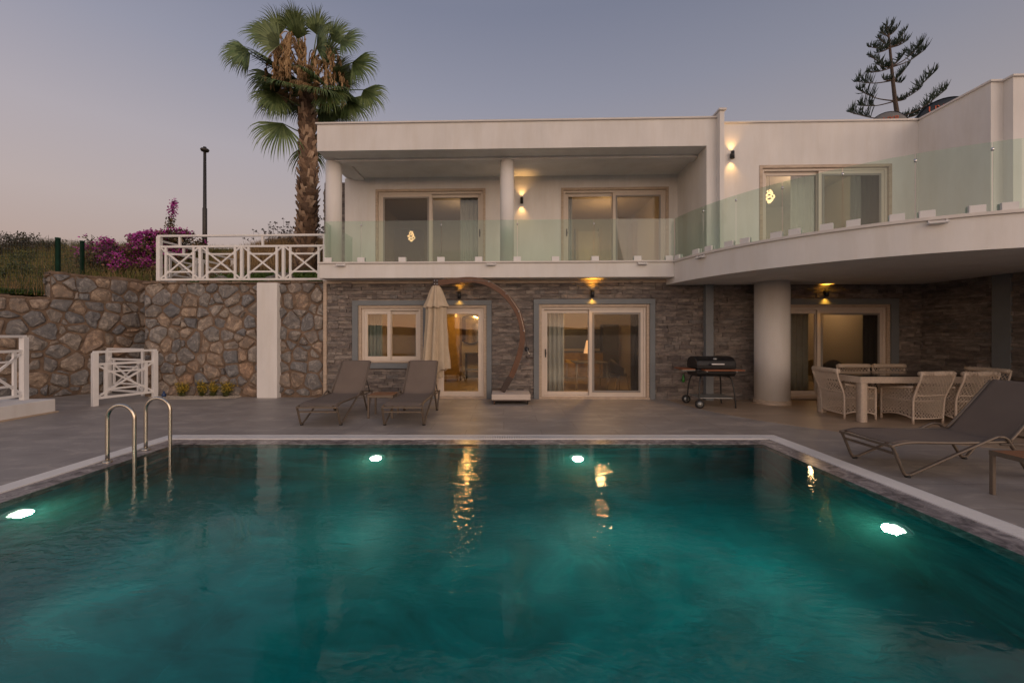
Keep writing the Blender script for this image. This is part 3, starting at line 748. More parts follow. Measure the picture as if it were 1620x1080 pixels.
# rooms
def room(u0,u1,v0,v1,z0,z1):
    m_ = MB(); t_=.1
    m_.box(u0-t_,u0,v0,v1,z0,z1); m_.box(u1,u1+t_,v0,v1,z0,z1); m_.box(u0-t_,u1+t_,v1,v1+t_,z0,z1); m_.box(u0-t_,u1+t_,v0,v1+t_,z1,z1+t_)
    m_.build('room_wall', M['roomwall'], house)
    m_ = MB(); m_.box(u0-t_,u1+t_,v0,v1+t_,z0-.06,z0); m_.build('room_floor', M['roomfloor'], house)
room(uL+.2,.15,.3,4.6,.02,2.6); room(.5,4.6,.3,5.2,.02,2.6); room(5.2,9.6,.3,4.6,.06,2.6)
room(uB0+.35,-.2,1.46,5.2,SLZ1+.04,5.78); room(.2,uF1-.1,1.46,5.2,SLZ1+.04,5.78); room(uP1+.1,uR1-.15,.04,4.2,SLZ1+.05,5.85)
# ---------------------------------------------------------------- balustrade
G0, G1 = SLZ1+.04, 4.2
bal = empty('glass_balustrade', tuple(W(uS0,-.4,SLZ1)), -TH, 'frameless greenish glass balustrade with white block clamps along the straight and round balcony edges', 'balustrade')
def hl(u,v): return u-uS0, v+.4                      # house-local -> balustrade-local
def loc(u,v,z): return (u-uS0, v+.4, z-SLZ1)
def panel(p, q):                                     # glass between two house-local points
    mb = MB(); a = Vector(loc(p[0],p[1],0)); b_ = Vector(loc(q[0],q[1],0)); a.z=b_.z=0
    t_ = (b_-a).normalized(); n_ = Vector((-t_.y,t_.x,0))*.006; a = a+t_*.006; b_ = b_-t_*.006
    mb.prism([tuple(a-n_)[:2],tuple(b_-n_)[:2],tuple(b_+n_)[:2],tuple(a+n_)[:2]], G0-SLZ1-.001, G1-SLZ1)
    return mb.build('glass_panel', M['rail'], bal)
def edge(p):                                         # dark polished joint with a small clip near its top
    mb = MB(); c_ = Vector(loc(p[0],p[1],G1-.1)); mb.lathe([(.004,-.02),(.017,-.02),(.017,.02),(.004,.02)], 12, c_); return mb.build('glass_clip', M['chrome'], bal)
def clamp(p, ang):
    mb = MB(); mb.box(-.085,.085,-.055,-.0075,0,.105); mb.box(-.085,.085,.0075,.045,0,.105); mb.box(-.085,.085,-.0075,.0075,0,.012)
    mb.xf(Matrix.Translation(loc(p[0],p[1],SLZ1+.037)) @ Matrix.Rotation(ang,4,'Z'))
    return mb.build('clamp', M['whitemetal'], bal, bevel=.004)
fp = [513,571.4,698,818.6,939.7,1066.5]
fpt = [(U(x,-.38),-.38) for x in fp]
for a,b_ in zip(fpt[:-1],fpt[1:]): panel(a,b_)
for p in fpt[1:-1]: edge(p)
for x in (520,572,637,698,757.5,818.3,878.6,941,1008,1058): clamp((U(x,-.38),-.38),0)
p0 = fpt[0]; panel((p0[0],p0[1]+.012),(p0[0]+.02,1.2))
RG = TR-.04
def onarc(px):
    k = (px-CX)/F                                    # ray X=kY against the balcony circle, near crossing
    A = k*k+1; B = -2*(k*TC[0]+TC[1]); C_ = TC[0]**2+TC[1]**2-RG**2
    Y = (-B-math.sqrt(B*B-4*A*C_))/(2*A); return math.atan2(Y-TC[1], k*Y-TC[0])
def arcpt(an, r=None):
    r = r or RG; p = L(TC[0]+r*math.cos(an), TC[1]+r*math.sin(an)); return (p.x,p.y)
bp = [1068.5,1113,1164.4,1237.8,1333,1448,1570]
an = [onarc(x) if x > 1070 else None for x in bp]
an[0] = math.atan2(0,-1)*0+ (an[1]-(an[2]-an[1])*1.0)
a0p = fpt[-1]
w0 = W(a0p[0],a0p[1],0); an[0] = math.atan2(w0.y-TC[1], w0.x-TC[0])
an = [a if a > 0 else a+2*PI for a in an]
an.append(an[-1]+.24); an.append(an[-1]+.24)
for i in range(len(an)-1):
    mb = MB(); n_ = 8; vs=[]; fs=[]
    for q in range(n_+1):
        a = an[i]+.0015+(an[i+1]-an[i]-.003)*q/n_
        for r_,z in ((RG-.006,G0),(RG+.006,G0),(RG+.006,G1),(RG-.006,G1)):
            p = arcpt(a,r_); vs.append(loc(p[0],p[1],z))
    for q in range(n_):
        for c_ in range(4):
            d_=(c_+1)%4; fs.append((q*4+c_,q*4+4+c_,q*4+4+d_,q*4+d_))
    fs.append((0,1,2,3)); fs.append(tuple(n_*4+x for x in (3,2,1,0)))
    mb.add(vs,fs,0,False); mb.build('glass_panel', M['rail'], bal)
    if i: edge(arcpt(an[i], RG+.0))
for x in (1077,1103,1123,1155,1180,1229,1258,1308,1350,1418,1465,1543,1594):
    a = onarc(x) if x>1079 else an[0]+.03; clamp(arcpt(a), a+PI/2+TH)
# ---------------------------------------------------------------- wall lamps
def lamp(pos, rz, label, e=1.0):
    r_ = empty('wall_lamp', pos, rz, label, 'wall lamp', 'up and down wall lamps')
    m_ = MB(); m_.lathe([(.034,-.085),(.04,-.085),(.04,.085),(.034,.085),(.034,.06),(.034,-.06)][0:4], 20, (0,-.075,0), cap=False)
    m_.lathe([(.034,.085),(.034,.06)],20,(0,-.075,0),cap=False); m_.lathe([(.034,-.06),(.034,-.085)],20,(0,-.075,0),cap=False)
    m_.box(-.025,.025,-.04,.0,-.05,.05); m_.build('lamp_body', M['black'], r_)
    for s_ in (1,-1):
        m_ = MB(); m_.lathe([(.0335,.058*s_),(.001,.064*s_)][::s_], 16, (0,-.075,0), cap=False); m_.build('bulb', M['bulb'], r_)
        l = bpy.data.lights.new('lamp_glow','SPOT'); l.energy = (11 if e==1.0 else 8.5)*e; l.color = (1,.54,.17) if e==1.0 else (1,.45,.045); l.spot_size = math.radians(95 if e==1.0 else 110); l.spot_blend = 1.0; l.shadow_soft_size = .03
        o = bpy.data.objects.new('lamp_glow', l); COL.objects.link(o); o.parent = r_; o.location = (0,-.075,(.078 if e==1.0 else .09)*s_); o.rotation_euler = (PI if s_ > 0 else 0, 0, 0)
    return r_
lamp(W(U(825.5,1.15),1.22,hz(825,317,1.15)),-TH,'black wall lamp glowing beside the middle column inside the upper balcony')
lamp(W(U(1159.5,-.28),-.2,hz(1159,245,-.28)),-TH,'black wall lamp glowing on the upper wall beside the tall white pilaster')
lamp(W(U(726.5,-.1),-.03,hz(726,467,-.1)),-TH,'black wall lamp glowing yellow on the stone above the door by the umbrella',.75)
lamp(W(U(937.5,-.1),-.03,hz(937,464.5,-.1)),-TH,'black wall lamp glowing yellow on the stone above the middle ground floor sliding door',1.3)
lamp(W(U(1308,-.1),-.03,hz(1308,463.5,-.1)),-TH,'black wall lamp glowing yellow under the round balcony above the dining chairs',1.3)
# small flood lights under the copings
def flood(pos, rz, label):
    r_ = empty('flood_light', pos, rz, label, 'flood light', 'flood lights under the balcony coping')
    m_ = MB(); m_.box(-.105,.105,-.1,-.012,-.062,-.038); m_.build('lamp_head', M['whitemetal'], r_, bevel=.004)
    m_ = MB(); m_.box(-.1,-.085,-.05,.0,-.04,-.008); m_.box(.085,.1,-.05,0,-.04,-.008); m_.box(-.1,.1,-.012,0,-.02,-.008); m_.build('bracket', M['whitemetal'], r_)
    return r_
for px,lb in ((540,'in front of the balcony end column'),(777.5,'below the glass near the middle column'),(1016,'below the glass where the straight balcony ends')):
    flood(W(U(px,-.43),-.42,SLZ1-.0),-TH,'small white flood light under the coping '+lb)
for px,lb in ((1113,'at the start of the round balcony'),(1480,'on the round balcony above the dining table')):
    a = onarc(px); p = (TC[0]+TR*math.cos(a), TC[1]+TR*math.sin(a), SLZ1-.01); flood(p, a+PI/2, 'small white flood light under the coping '+lb)
# ---------------------------------------------------------------- rubble walls
rw = empty('rubble_wall', (wx(228,10.03),10.0,0), 0, 'rubble stone retaining wall with blue grey and rusty stones, beside the house', 'stone wall')
def rl(p): return (p[0]-rw.location[0], p[1]-rw.location[1], p[2])
rx0, rx1 = U(228,.03), uL-.02
m_ = MB(); a = W(rx0,.05,0); Wd = rx1-rx0; HT = 2.83
core = MB(); core.box(rx0,rx1,.05,.5,-.1,HT-.02); core.xf(Matrix.Translation((-rw.location[0],-rw.location[1],0)) @ HM); core.build('mortar', M['mortar'], rw)
udir = (W(1,0,0)-W(0,0,0)); ndir = (W(0,-1,0)-W(0,0,0))
rubble(m_, rl(W(rx0,.05,0)), udir, ndir, Wd, HT, 21, .34)
rubble(m_, rl(W(rx0,.5,0)), -ndir*-1 if False else ndir, -udir, .45, HT, 22, .4) if False else None
rubble(m_, rl(W(rx0,.05,0)), -ndir, -udir, .45, HT, 22, .42)
m_.build('stones', M['rubble'], rw)
cp = MB()
for i in range(22):
    a_ = rx0-.02+i*(Wd/22); b2 = a_+Wd/22*.995; zt = HT+rnd.uniform(-.0,.05)
    cp.box(a_,b2,.0+rnd.uniform(-.03,.02),.52,HT-.035,zt)
cp.xf(Matrix.Translation((-rw.location[0],-rw.location[1],0)) @ HM); cp.build('wall_top', M['mortar'], rw, bevel=.02)
# white pillar standing against it
pl = MB(); pu0,pu1 = U(406,-.12),U(438,-.12); pl.box(pu0,pu1,-.12,.2,0,2.8); pl.xf(HM)
tag(pl.build('white_pillar', M['plaster'], bevel=.008), 'plain white square pillar set in the rubble stone wall', 'pillar', kind='thing')
tag(rw,kind='thing')
# rear rubble wall
rw2 = empty('rubble_wall', (LW0[0],LW0[1],0), 0, 'darker rubble stone wall stepping up behind the white stair railings', 'stone wall')
tag(rw2,kind='thing')
ud2 = Vector((LW1[0]-LW0[0],LW1[1]-LW0[1],0)); L2 = ud2.length; ud2.normalize(); nd2 = Vector((ud2.y,-ud2.x,0))
def sAt(px):                                         # distance along the rear wall at an image column
    k = (px-CX)/F; den = ud2.x-k*ud2.y; return (k*LW0[1]-LW0[0])/den
sStep = sAt(80)
m_ = MB(); rubble(m_, (0,0,0), ud2, nd2, L2, 2.42, 31, .36); rubble(m_, ud2*sStep, ud2, nd2, L2-sStep, .64, 32, .34, z0=2.42)
rubble(m_, ud2*sStep-nd2*.4, nd2, -ud2, .4, .62, 33, .35, z0=2.42); m_.build('stones', M['rubble'], rw2)
m_ = MB()
def slab(mb, s0, s1, z0, z1, back=.45, pr=0.0):
    a_=ud2*s0+nd2*pr; b_=ud2*s1+nd2*pr; mb.prism([tuple(a_)[:2],tuple(b_)[:2],tuple(b_-nd2*back)[:2],tuple(a_-nd2*back)[:2]], z0, z1)
slab(m_,0,L2,-.1,2.42); slab(m_,sStep,L2,2.42,3.06)
for i in range(14):
    s0_=sStep*i/14; slab(m_,s0_,s0_+sStep/14*.99,2.405,2.445+rnd.uniform(0,.03),.47,.02)
for i in range(12):
    s0_=sStep+(L2-sStep)*i/12; slab(m_,s0_,s0_+(L2-sStep)/12*.99,3.03,3.08+rnd.uniform(0,.04),.47,.02)
m_.build('mortar', M['mortar'], rw2)
# ---------------------------------------------------------------- white railings
def rail_panel(name, p, q, z0, z1, n, label, group='white cross braced railings', toprail=True, post=.095, basegap=.06, endpost=(True,True)):
    p = Vector((p[0],p[1],0)); q = Vector((q[0],q[1],0)); t_ = (q-p); Ln = t_.length; t_.normalize(); ang = math.atan2(t_.y,t_.x)
    r_ = empty(name, (p.x,p.y,z0), ang, label, 'railing', group)
    H = z1-z0; hx = H*.755
    m_ = MB(); m_.box(-.03,Ln+.03,-.03,.03,H-.05,H); m_.build('top_rail', M['whitemetal'], r_, bevel=.004)
    m_ = MB(); m_.box(0,Ln,-.022,.022,hx-.025,hx+.025); m_.build('mid_rail', M['whitemetal'], r_)
    m_ = MB(); m_.box(0,Ln,-.022,.022,basegap,basegap+.05); m_.build('bottom_rail', M['whitemetal'], r_)
    if endpost[0]: m_ = MB(); m_.box(-post/2,post/2,-post/2,post/2,0,H-.041); m_.build('post', M['whitemetal'], r_, bevel=.004)
    if endpost[1]: m_ = MB(); m_.box(Ln-post/2,Ln+post/2,-post/2,post/2,0,H-.041); m_.build('post', M['whitemetal'], r_, bevel=.004)
    w_ = Ln/n
    for i in range(n):
        a_, b_ = i*w_, (i+1)*w_; lo, hi_ = basegap+.05, hx-.025
        if i: m_ = MB(); m_.box(a_-.034,a_+.034,-.03,.03,basegap+.041,hx-.021); m_.build('post', M['whitemetal'], r_)
        m_ = MB(); x0, x1 = a_+.04, b_-.04
        m_.bar((x0,0,lo),(x1,0,hi_),.038,.03,(0,1,0)); m_.bar((x0,0.004,hi_),(x1,0.004,lo),.038,.03,(0,1,0))
        iw = (b_-a_)*.15; ih = (hi_-lo)*.19
        m_.box(a_+iw-.014,a_+iw+.04,-.019,.019,lo,hi_); m_.box(b_-iw-.04,b_-iw+.014,-.019,.019,lo,hi_)
        m_.box(a_+iw+.04,b_-iw-.04,-.017,.017,hi_-ih-.04,hi_-ih); m_.box(a_+iw+.04,b_-iw-.04,-.017,.017,lo+ih,lo+ih+.04)
        m_.build('cross_brace', M['whitemetal'], r_)
    for s_ in range(n//2):
        m_ = MB(); xx = (2*s_+.5)*w_; m_.box(xx-.025,xx+.025,-.02,.02,hx+.02,H-.041); m_.build('spacer', M['whitemetal'], r_)
    return r_
fa = W(U(252,.25),.25,0); fb = W(U(515,.25),.25,0)
rail_panel('railing', fa, fb, HT+.02, wz(370,10.15), 4, 'long white railing of four crossed panels on top of the rubble stone wall')
fc = W(U(252,.25),.25,0)+Vector((.0,.12,0)); fd = fc+Vector((.12,2.5,0))
rail_panel('railing', fc, fd, HT+.02, 3.95, 2, 'white railing running back from the wall corner toward the bougainvillea', endpost=(False,True))
ga = (wx(150,8.75),8.75); gb = (wx(245,9.8),9.8)
rail_panel('stair_gate', ga, gb, .0, 1.19, 1, 'low white cross braced gate panel standing on the deck before the stone walls', basegap=.14)
gc = (wx(228,10.25),10.25); gd = (wx(172,10.7),10.7)
rail_panel('railing', gc, gd, 0, 1.19, 1, 'white railing half hidden behind the low gate panel')
# plinth and railing at the picture's edge
m_ = MB(); m_.box(-12.4,-8.92,4.6,8.05,.0,.27); o = m_.build('white_plinth', M['plaster'], bevel=.01)
tag(o, 'low white rendered plinth carrying a railing beside the pool deck', 'plinth')
m_ = MB(); m_.box(-12.4,-8.89,4.6,8.08,.001,.03); m_.build('skirting', M['travertine'], o)
rail_panel('railing', (wx(52,8.1),7.95), (-9.25,4.9), .27, wz(530,8.0), 3, 'white cross braced railing standing on the low white plinth')
# gravel bed and yellow flowers
gx0, gx1 = U(236,-.2), U(372,-.2)
m_ = MB(); gpts = []
for i in range(25):
    t_ = i/24; u_ = gx0+(gx1-gx0)*t_; gpts.append((u_,-.02-.3*math.sin(PI*min(1,.2+t_*.8))**.6*(1+.12*noise.noise((i*.5,0,0)))))
poly = [(gx0,.04)]+gpts+[(gx1,.04)]
m_.prism(poly[::-1], -.02, .02); rr = random.Random(4)
for i in range(1500):
    t_ = rr.random(); u_ = gx0+(gx1-gx0)*t_; k_ = min(24,int(t_*24)); v_ = rr.uniform(gpts[k_][1], .0); s_ = rr.uniform(.008,.02)
    z_ = .02+.02*rr.random(); a_ = rr.random()*6
    m_.add([(u_+s_*math.cos(a_),v_+s_*math.sin(a_),z_-.01),(u_+s_*math.cos(a_+2),v_+s_*math.sin(a_+2),z_-.01),(u_+s_*math.cos(a_+4),v_+s_*math.sin(a_+4),z_-.01),(u_,v_,z_+s_*.7)],[(0,1,3),(1,2,3),(2,0,3)])
m_.xf(HM); tag(m_.build('pebbles', M['pebble']), 'bed of pale pebbles at the foot of the rubble wall', 'pebbles', kind='stuff')
def leaf(mb, p, d, w, l, r_, mi=0, fold=0):
    d = d.normalized(); s_ = d.cross(Vector((r_.uniform(-1,1),r_.uniform(-1,1),r_.uniform(-1,1))))
    if s_.length < .05: s_ = d.orthogonal()
    s_.normalize(); q = p+d*l
    mb.add([p, p+d*l*.5+s_*w, q, p+d*l*.5-s_*w],[(0,1,2,3)],mi)
def flowerplant(px, v, h, wd, label, seed, loose=1):
    r_ = random.Random(seed); pos = W(U(px,v),v,.02); o = empty('flowering_plant', pos, 0, label, 'plant', 'yellow flowering plants in the pebble bed')
    st_ = MB(); lf = MB(); fl = MB()
    for i in range(26):
        a_ = r_.random()*2*PI; rad = r_.random()**.6*wd/2; tip = Vector((rad*math.cos(a_),rad*.6*math.sin(a_),h*r_.uniform(.6,1)))
        b_ = tip*.15; b_.z = 0
        st_.tube([b_, (b_+tip)/2+Vector((0,0,.03)), tip], [.004,.003,.002], 4)
        for k_ in range(16):
            f_ = r_.uniform(.05,.85); p = b_.lerp(tip,f_)+Vector((r_.gauss(0,.015),r_.gauss(0,.015),0)); leaf(lf,p,Vector((r_.gauss(0,1),r_.gauss(0,1),.8)),.009,.05,r_)
        for k_ in range(14):
            f_ = r_.uniform(.5,1.02); p = b_.lerp(tip,f_)+Vector((r_.gauss(0,.02),r_.gauss(0,.02),r_.gauss(0,.012)))
            for q in range(2): leaf(fl,p,Vector((r_.gauss(0,1),r_.gauss(0,1),r_.gauss(.3,1))),.009,.022,r_)
    st_.build('stem', M['herb'], o); lf.build('leaves', M['herb'], o); fl.build('blossom', M['yellow'], o)
flowerplant(288,-.12,.36,.34,'small yellow flowering plant nearest the low gate in the pebble bed',1)
flowerplant(319,-.1,.42,.32,'upright yellow flowering plant second from the low gate in the pebble bed',2)
flowerplant(337,-.08,.38,.26,'thin yellow flowering plant squeezed between two fuller ones in the pebble bed',3)
flowerplant(357,-.12,.42,.44,'widest yellow flowering plant nearest the white pillar in the pebble bed',4)
m_ = MB(); p = W(U(259,-.2),-.2,.03); m_.lathe([(.03,0),(.05,.03),(.04,.08),(.02,.1),(.02,.14)],14,p); tag(m_.build('hose_nozzle', M['bluecap']), 'small dark blue plastic fitting lying at the foot of the stone wall', 'hose fitting')
# ---------------------------------------------------------------- pool ladder
lad = empty('pool_ladder', (-4.85,5.2,0), 0, 'steel pool ladder with two tall looped handrails', 'pool ladder')
for y in (-.25,.28):
    xl, xr, zt = -.0, .33, .69
    rad = (xr-xl)/2; pts = [(xl,y,-.01)]+[(xl,y,.1*i) for i in range(1,6)]
    pts += [(xl+rad-rad*math.cos(a_), y, zt-rad+rad*math.sin(a_)) for a_ in [PI*i/14 for i in range(0,15)]]
    pts += [(xr,y,zt-rad-.1*i) for i in range(1,7)]+[(xr,y,-1.1)]
    m_ = MB(); m_.tube(pts, .022, 14); h_ = m_.build('handrail', M['steel'], lad)
    m_ = MB(); m_.lathe([(.05,-.012),(.05,.0),(.03,.012),(.022,.012)],20,(xl,y,0)); m_.build('flange', M['steel'], h_)
for z in (-.3,-.6,-.9):
    m_ = MB(); m_.box(xr-.04,xr+.04,-.25,.28,z-.015,z+.015); m_.build('step', M['steel'], lad, bevel=.005)
# ---------------------------------------------------------------- pool lights
def poollight(pos, rz, label):
    r_ = empty('pool_light', pos, rz, label, 'pool light', 'underwater pool lights')
    m_ = MB(); m_.lathe([(.115,0),(.115,.02),(.07,.026)],28,cap=False); m_.xf(Matrix.Rotation(PI/2,4,'X')); m_.build('light_rim', M['whitemetal'], r_)
    m_ = MB(); m_.lathe([(.07,.024),(.045,.032),(.001,.036)],28,cap=False); m_.xf(Matrix.Rotation(PI/2,4,'X')); m_.build('lens', M['poolled'], r_)
    l = bpy.data.lights.new('pool_glow','SPOT'); l.energy = 62; l.color = (1,.97,.74); l.shadow_soft_size = .07; l.spot_size = math.radians(165); l.spot_blend = .9
    o = bpy.data.objects.new('pool_glow', l); COL.objects.link(o); o.parent = r_; o.location = (0,-.09,0); o.rotation_euler = (-PI/2-.32,0,0)
poollight((-1.80,PYF-.004,-.58),0,'lit underwater pool light on the far pool wall in front of the sun loungers')
poollight((1.04,PYF-.004,-.58),0,'lit underwater pool light on the far pool wall in front of the sliding door')
poollight((PXL+.004,3.86,-.48),PI/2,'lit underwater pool light on the side wall nearest the ladder')
poollight((PXR-.004,3.75,-.68),-PI/2,'lit underwater pool light on the side wall nearest the lone lounger')
# ---------------------------------------------------------------- sun loungers
def lounger(pos, rz, label):
    r_ = empty('sun_lounger', pos, rz, label, 'sun lounger', 'taupe sun loungers on the deck')
    W2 = .335
    for s_ in (-1,1):
        x = s_*W2
        m_ = MB(); P = smoothpath([(x,-.16,.335),(x,-.13,.3),(x,-.03,.06),(x,.0,.03),(x,.05,.03),(x,.12,.06),(x,.9,.41),(x,1.0,.44),(x,1.08,.425),(x,1.14,.34),(x,1.32,.055),(x,1.36,.03),(x,1.4,.03),(x,1.43,.06),(x,1.66,.33),(x,1.68,.36)],5)
        m_.tube(P,.0185,8,flat=.8); m_.build('leg_frame', M['taupe'], r_)
        m_ = MB(); m_.tube(smoothpath([(x,-.16,.335),(x*.97,-.05,.36),(x*.95,.12,.375),(x*.95,.6,.37),(x*.95,1.16,.385)],4),.017,8); m_.build('side_rail', M['taupe'], r_)
        m_ = MB(); m_.tube(smoothpath([(x*.95,1.14,.39),(x*.93,1.3,.56),(x*.9,1.66,.98)],4),.016,8); m_.build('back_rail', M['taupe'], r_)
        for y in (.02,1.38):
            m_ = MB(); m_.lathe([(.026,0),(.028,.012),(.02,.03)],12,(x,y,.0)); m_.build('foot', M['rubber'], r_)
        m_ = MB(); m_.tube([(x*.84,1.42,.68),(x*.9,1.6,.36)],.009,6); m_.build('back_strut', M['black'], r_)
        m_ = MB(); m_.tube([(x,1.02,.36),(x,1.68,.355)],.013,6); m_.build('rear_rail', M['taupe'], r_)
    for y,z in ((-.16,.335),(-.095,.25),(1.67,.355)):
        m_ = MB(); m_.bar((-W2,y,z),(W2,y,z),.03,.022); m_.build('cross_bar', M['taupe'], r_)
    m_ = MB(); n_=14
    prof = smoothpath([(0,-.12,.365),(0,.0,.392),(0,.12,.392),(0,.6,.378),(0,1.05,.386),(0,1.16,.40),(0,1.3,.565),(0,1.5,.8),(0,1.665,1.0)],5)
    vs=[]; fs=[]; K=len(prof)
    for i,p in enumerate(prof):
        f_ = 1 - .1*sstep(1.1,1.66,p.y)
        for j in range(n_+1):
            t_ = j/n_*2-1; sag = -.012*(1-t_*t_)
            vs.append((t_*(W2-.02)*f_, p.y+(0.01*(1-t_*t_) if p.y>1.2 else 0), p.z+(sag if p.y<1.2 else 0)))
    for i in range(K-1):
        for j in range(n_): a_=i*(n_+1)+j; fs.append((a_,a_+1,a_+n_+2,a_+n_+1))
    m_.add(vs,fs,0,True); o = m_.build('sling', M['sling'], r_)
    so = o.modifiers.new('solid','SOLIDIFY'); so.thickness=.008
    return r_
l0 = lounger((-3.12,6.9,0),0,'taupe sun lounger on the outer side of the small teak table, nearest the white pillar')
l1 = copy_tree(l0,None,'taupe sun lounger in front of the folded umbrella, beside the small teak table'); l1.location=(-1.70,6.9,0)
l2 = copy_tree(l0,None,'large lone taupe sun lounger beside the pool in front of the wicker dining set'); l2.location=(4.38,4.74,0); l2.rotation_euler=(0,0,-PI/2-.01)
def sidetable(pos, rz, label, sx=.5, sy=.5):
    r_ = empty('side_table', pos, rz, label, 'side table', 'small teak topped side tables')
    m_ = MB(); n_=6; w_=sx/n_
    for i in range(n_): m_.box(-sx/2+i*w_+.003,-sx/2+(i+1)*w_-.003,-sy/2+.022,sy/2-.022,.412,.43)
    m_.build('tabletop', M['teak'], r_)
    m_ = MB(); m_.box(-sx/2,sx/2,-sy/2,-sy/2+.02,.385,.428); m_.box(-sx/2,sx/2,sy/2-.02,sy/2,.385,.428); m_.box(-sx/2,-sx/2+.0,0,0,0,0) if False else None
    m_.box(-sx/2,-sx/2+.002,-sy/2+.02,sy/2-.02,.385,.428); m_.box(sx/2-.002,sx/2,-sy/2+.02,sy/2-.02,.385,.428); m_.build('frame', M['taupe'], r_)
    for x in (-1,1):
        for y in (-1,1):
            m_ = MB(); cx=x*(sx/2-.017); cy=y*(sy/2-.017); m_.box(cx-.016,cx+.016,cy-.016,cy+.016,0,.4); m_.build('leg', M['taupe'], r_, bevel=.004)
    return r_
t0 = sidetable((-2.28,7.68,0),0,'small teak topped side table between the two sun loungers',.47,.45)
t1 = copy_tree(t0,None,'teak topped side table near the lone lounger, cut off by the picture edge'); t1.location=(4.97,3.725,0)
# ---------------------------------------------------------------- wicker dining set
def lattice(mb, fn, wd, ht, cw=.056, chh=.07, r=.0058, segs=9, edge_ok=None):
    # diagonal strands over the unit square (a,b) -> fn
    nd_ = int(wd/cw); slope = (chh/cw)*wd/ht         # b per a
    k0 = -int(slope*1.0/(chh/ht))-1; k1 = int(1/(chh/ht))+1
    for sgn in (1,-1):
        for k_ in range(k0, k1+1):
            b0 = (k_+.5)*chh/ht if sgn == 1 else 1-(k_+.5)*chh/ht
            # b = b0 + sgn*slope*a
            a_lo, a_hi = 0.0, 1.0
            if sgn == 1: a_lo = max(0,-b0/slope); a_hi = min(1,(1-b0)/slope)
            else: a_lo = max(0,(b0-1)/slope); a_hi = min(1,b0/slope)
            if a_hi-a_lo < .03: continue
            n_ = max(2,int(segs*(a_hi-a_lo))+1); pts=[]
            for i in range(n_+1):
                a_ = a_lo+(a_hi-a_lo)*i/n_; p = fn(a_,min(1,max(0,b0+sgn*slope*a_))); pts.append(Vector(p)+Vector((0,.003*sgn,.0)))
            mb.tube(pts,r,4,cap=False,smooth=False)
def wchair(pos, rz, label):
    r_ = empty('wicker_chair', pos, rz, label, 'wicker chair', 'cream wicker armchairs round the table')
    w2=.3
    def back(a,b):
        x = (a-.5)*2*(w2+.035*b); z=.1+.8*b; y=-.25-.125*sstep(.35,1.0,b)-.03*b+.05*(1-(2*a-1)**2)*(-1)*.6; return (x,y,z)
    m_ = MB(); lattice(m_,back,.6,.8); m_.build('back_weave', M['wicker'], r_)
    m_ = MB()
    for a in (0,1): m_.tube([back(a,i/10) for i in range(11)],.017,8)
    m_.tube([back(i/8,0) for i in range(9)],.014,6); m_.tube([back(i/8,.5) for i in range(9)],.012,6); m_.build('back_frame', M['wicker'], r_)
    m_ = MB()
    m_.tube([Vector(back(i/8,1))+Vector((0,.03,-.02)) for i in range(9)],.042,12)
    for sg in (1,-1):
        for k_ in range(-2,12):
            m_.tube([Vector((-w2-.035+.67*min(1,max(0,(k_+t_/6*2.2)/11)),back(.5,1)[1]+.03+.046*math.cos(sg*t_/6*2*PI+k_)*1.0-.0,back(.5,1)[2]-.02+.046*math.sin(sg*t_/6*2*PI+k_))) for t_ in range(7)],.006,4,cap=False) if 0<=k_<9 else None
    m_.build('top_roll', M['wicker'], r_)
    for s_ in (-1,1):
        def side(a,b,s_=s_):
            y=-.25+.52*a; zb=.1+.05*math.sin(PI*a); zt=.64-.06*a; return (s_*(w2+.012*b*(1-a)), y, zb+(zt-zb)*b)
        m_ = MB(); lattice(m_,side,.52,.5); m_.tube([side(i/8,1) for i in range(9)],.02,8); m_.tube([side(i/8,0) for i in range(9)],.014,6); m_.tube([side(1,i/6) for i in range(7)],.018,8); m_.build('arm_panel', M['wicker'], r_)
    m_ = MB(); lattice(m_, lambda a,b:((a-.5)*2*w2,.27,.16+.24*b), .6,.24); m_.tube([(-w2,.27,.4),(w2,.27,.4)],.016,8); m_.tube([(-w2,.27,.15),(w2,.27,.15)],.012,8); m_.build('front_weave', M['wicker'], r_)
    m_ = MB(); m_.box(-w2+.012,w2-.012,-.24,.27,.375,.41); m_.build('seat', M['wicker'], r_, bevel=.012)
    for x in (-1,1):
        for y in (-.25,.27):
            m_ = MB(); m_.tube([(x*w2,y,0),(x*w2,y,.16)],[.016,.019],10); m_.build('leg', M['wicker'], r_)
    return r_
c0 = wchair((7.33,7.27,0),.13,'wicker armchair seen from behind, second from the column along the near table side')
tx0,tx1,ty0,ty1 = 6.29,8.45,7.12,8.12
def wc(x,y,rz,lb):
    c_ = copy_tree(c0,None,lb); c_.location=(x,y,0); c_.rotation_euler=(0,0,rz); return c_
wc(8.05,7.24,.1,'wicker armchair at the near side of the table, partly behind the lone lounger')
wc(6.5,7.66,-PI/2-.1,'wicker armchair at the table end nearest the white column, facing along the table')
wc(7.42,8.2,PI,'wicker armchair on the far side of the table, nearest the white column')
wc(8.17,8.2,PI,'wicker armchair on the far side of the table, nearest the stone wing wall')
wc(8.72,7.6,PI/2+.06,'wicker armchair at the table end by the stone wing wall')
tb = empty('dining_table', ((tx0+tx1)/2,(ty0+ty1)/2,0), 0, 'long cream wicker dining table with a dark glass top under the round balcony', 'dining table')
hx_,hy_ = (tx1-tx0)/2,(ty1-ty0)/2
m_ = MB(); m_.box(-hx_+.01,hx_-.01,-hy_+.01,hy_-.01,.806,.818); m_.build('glass_top', M['tabletop'], tb)
m_ = MB()
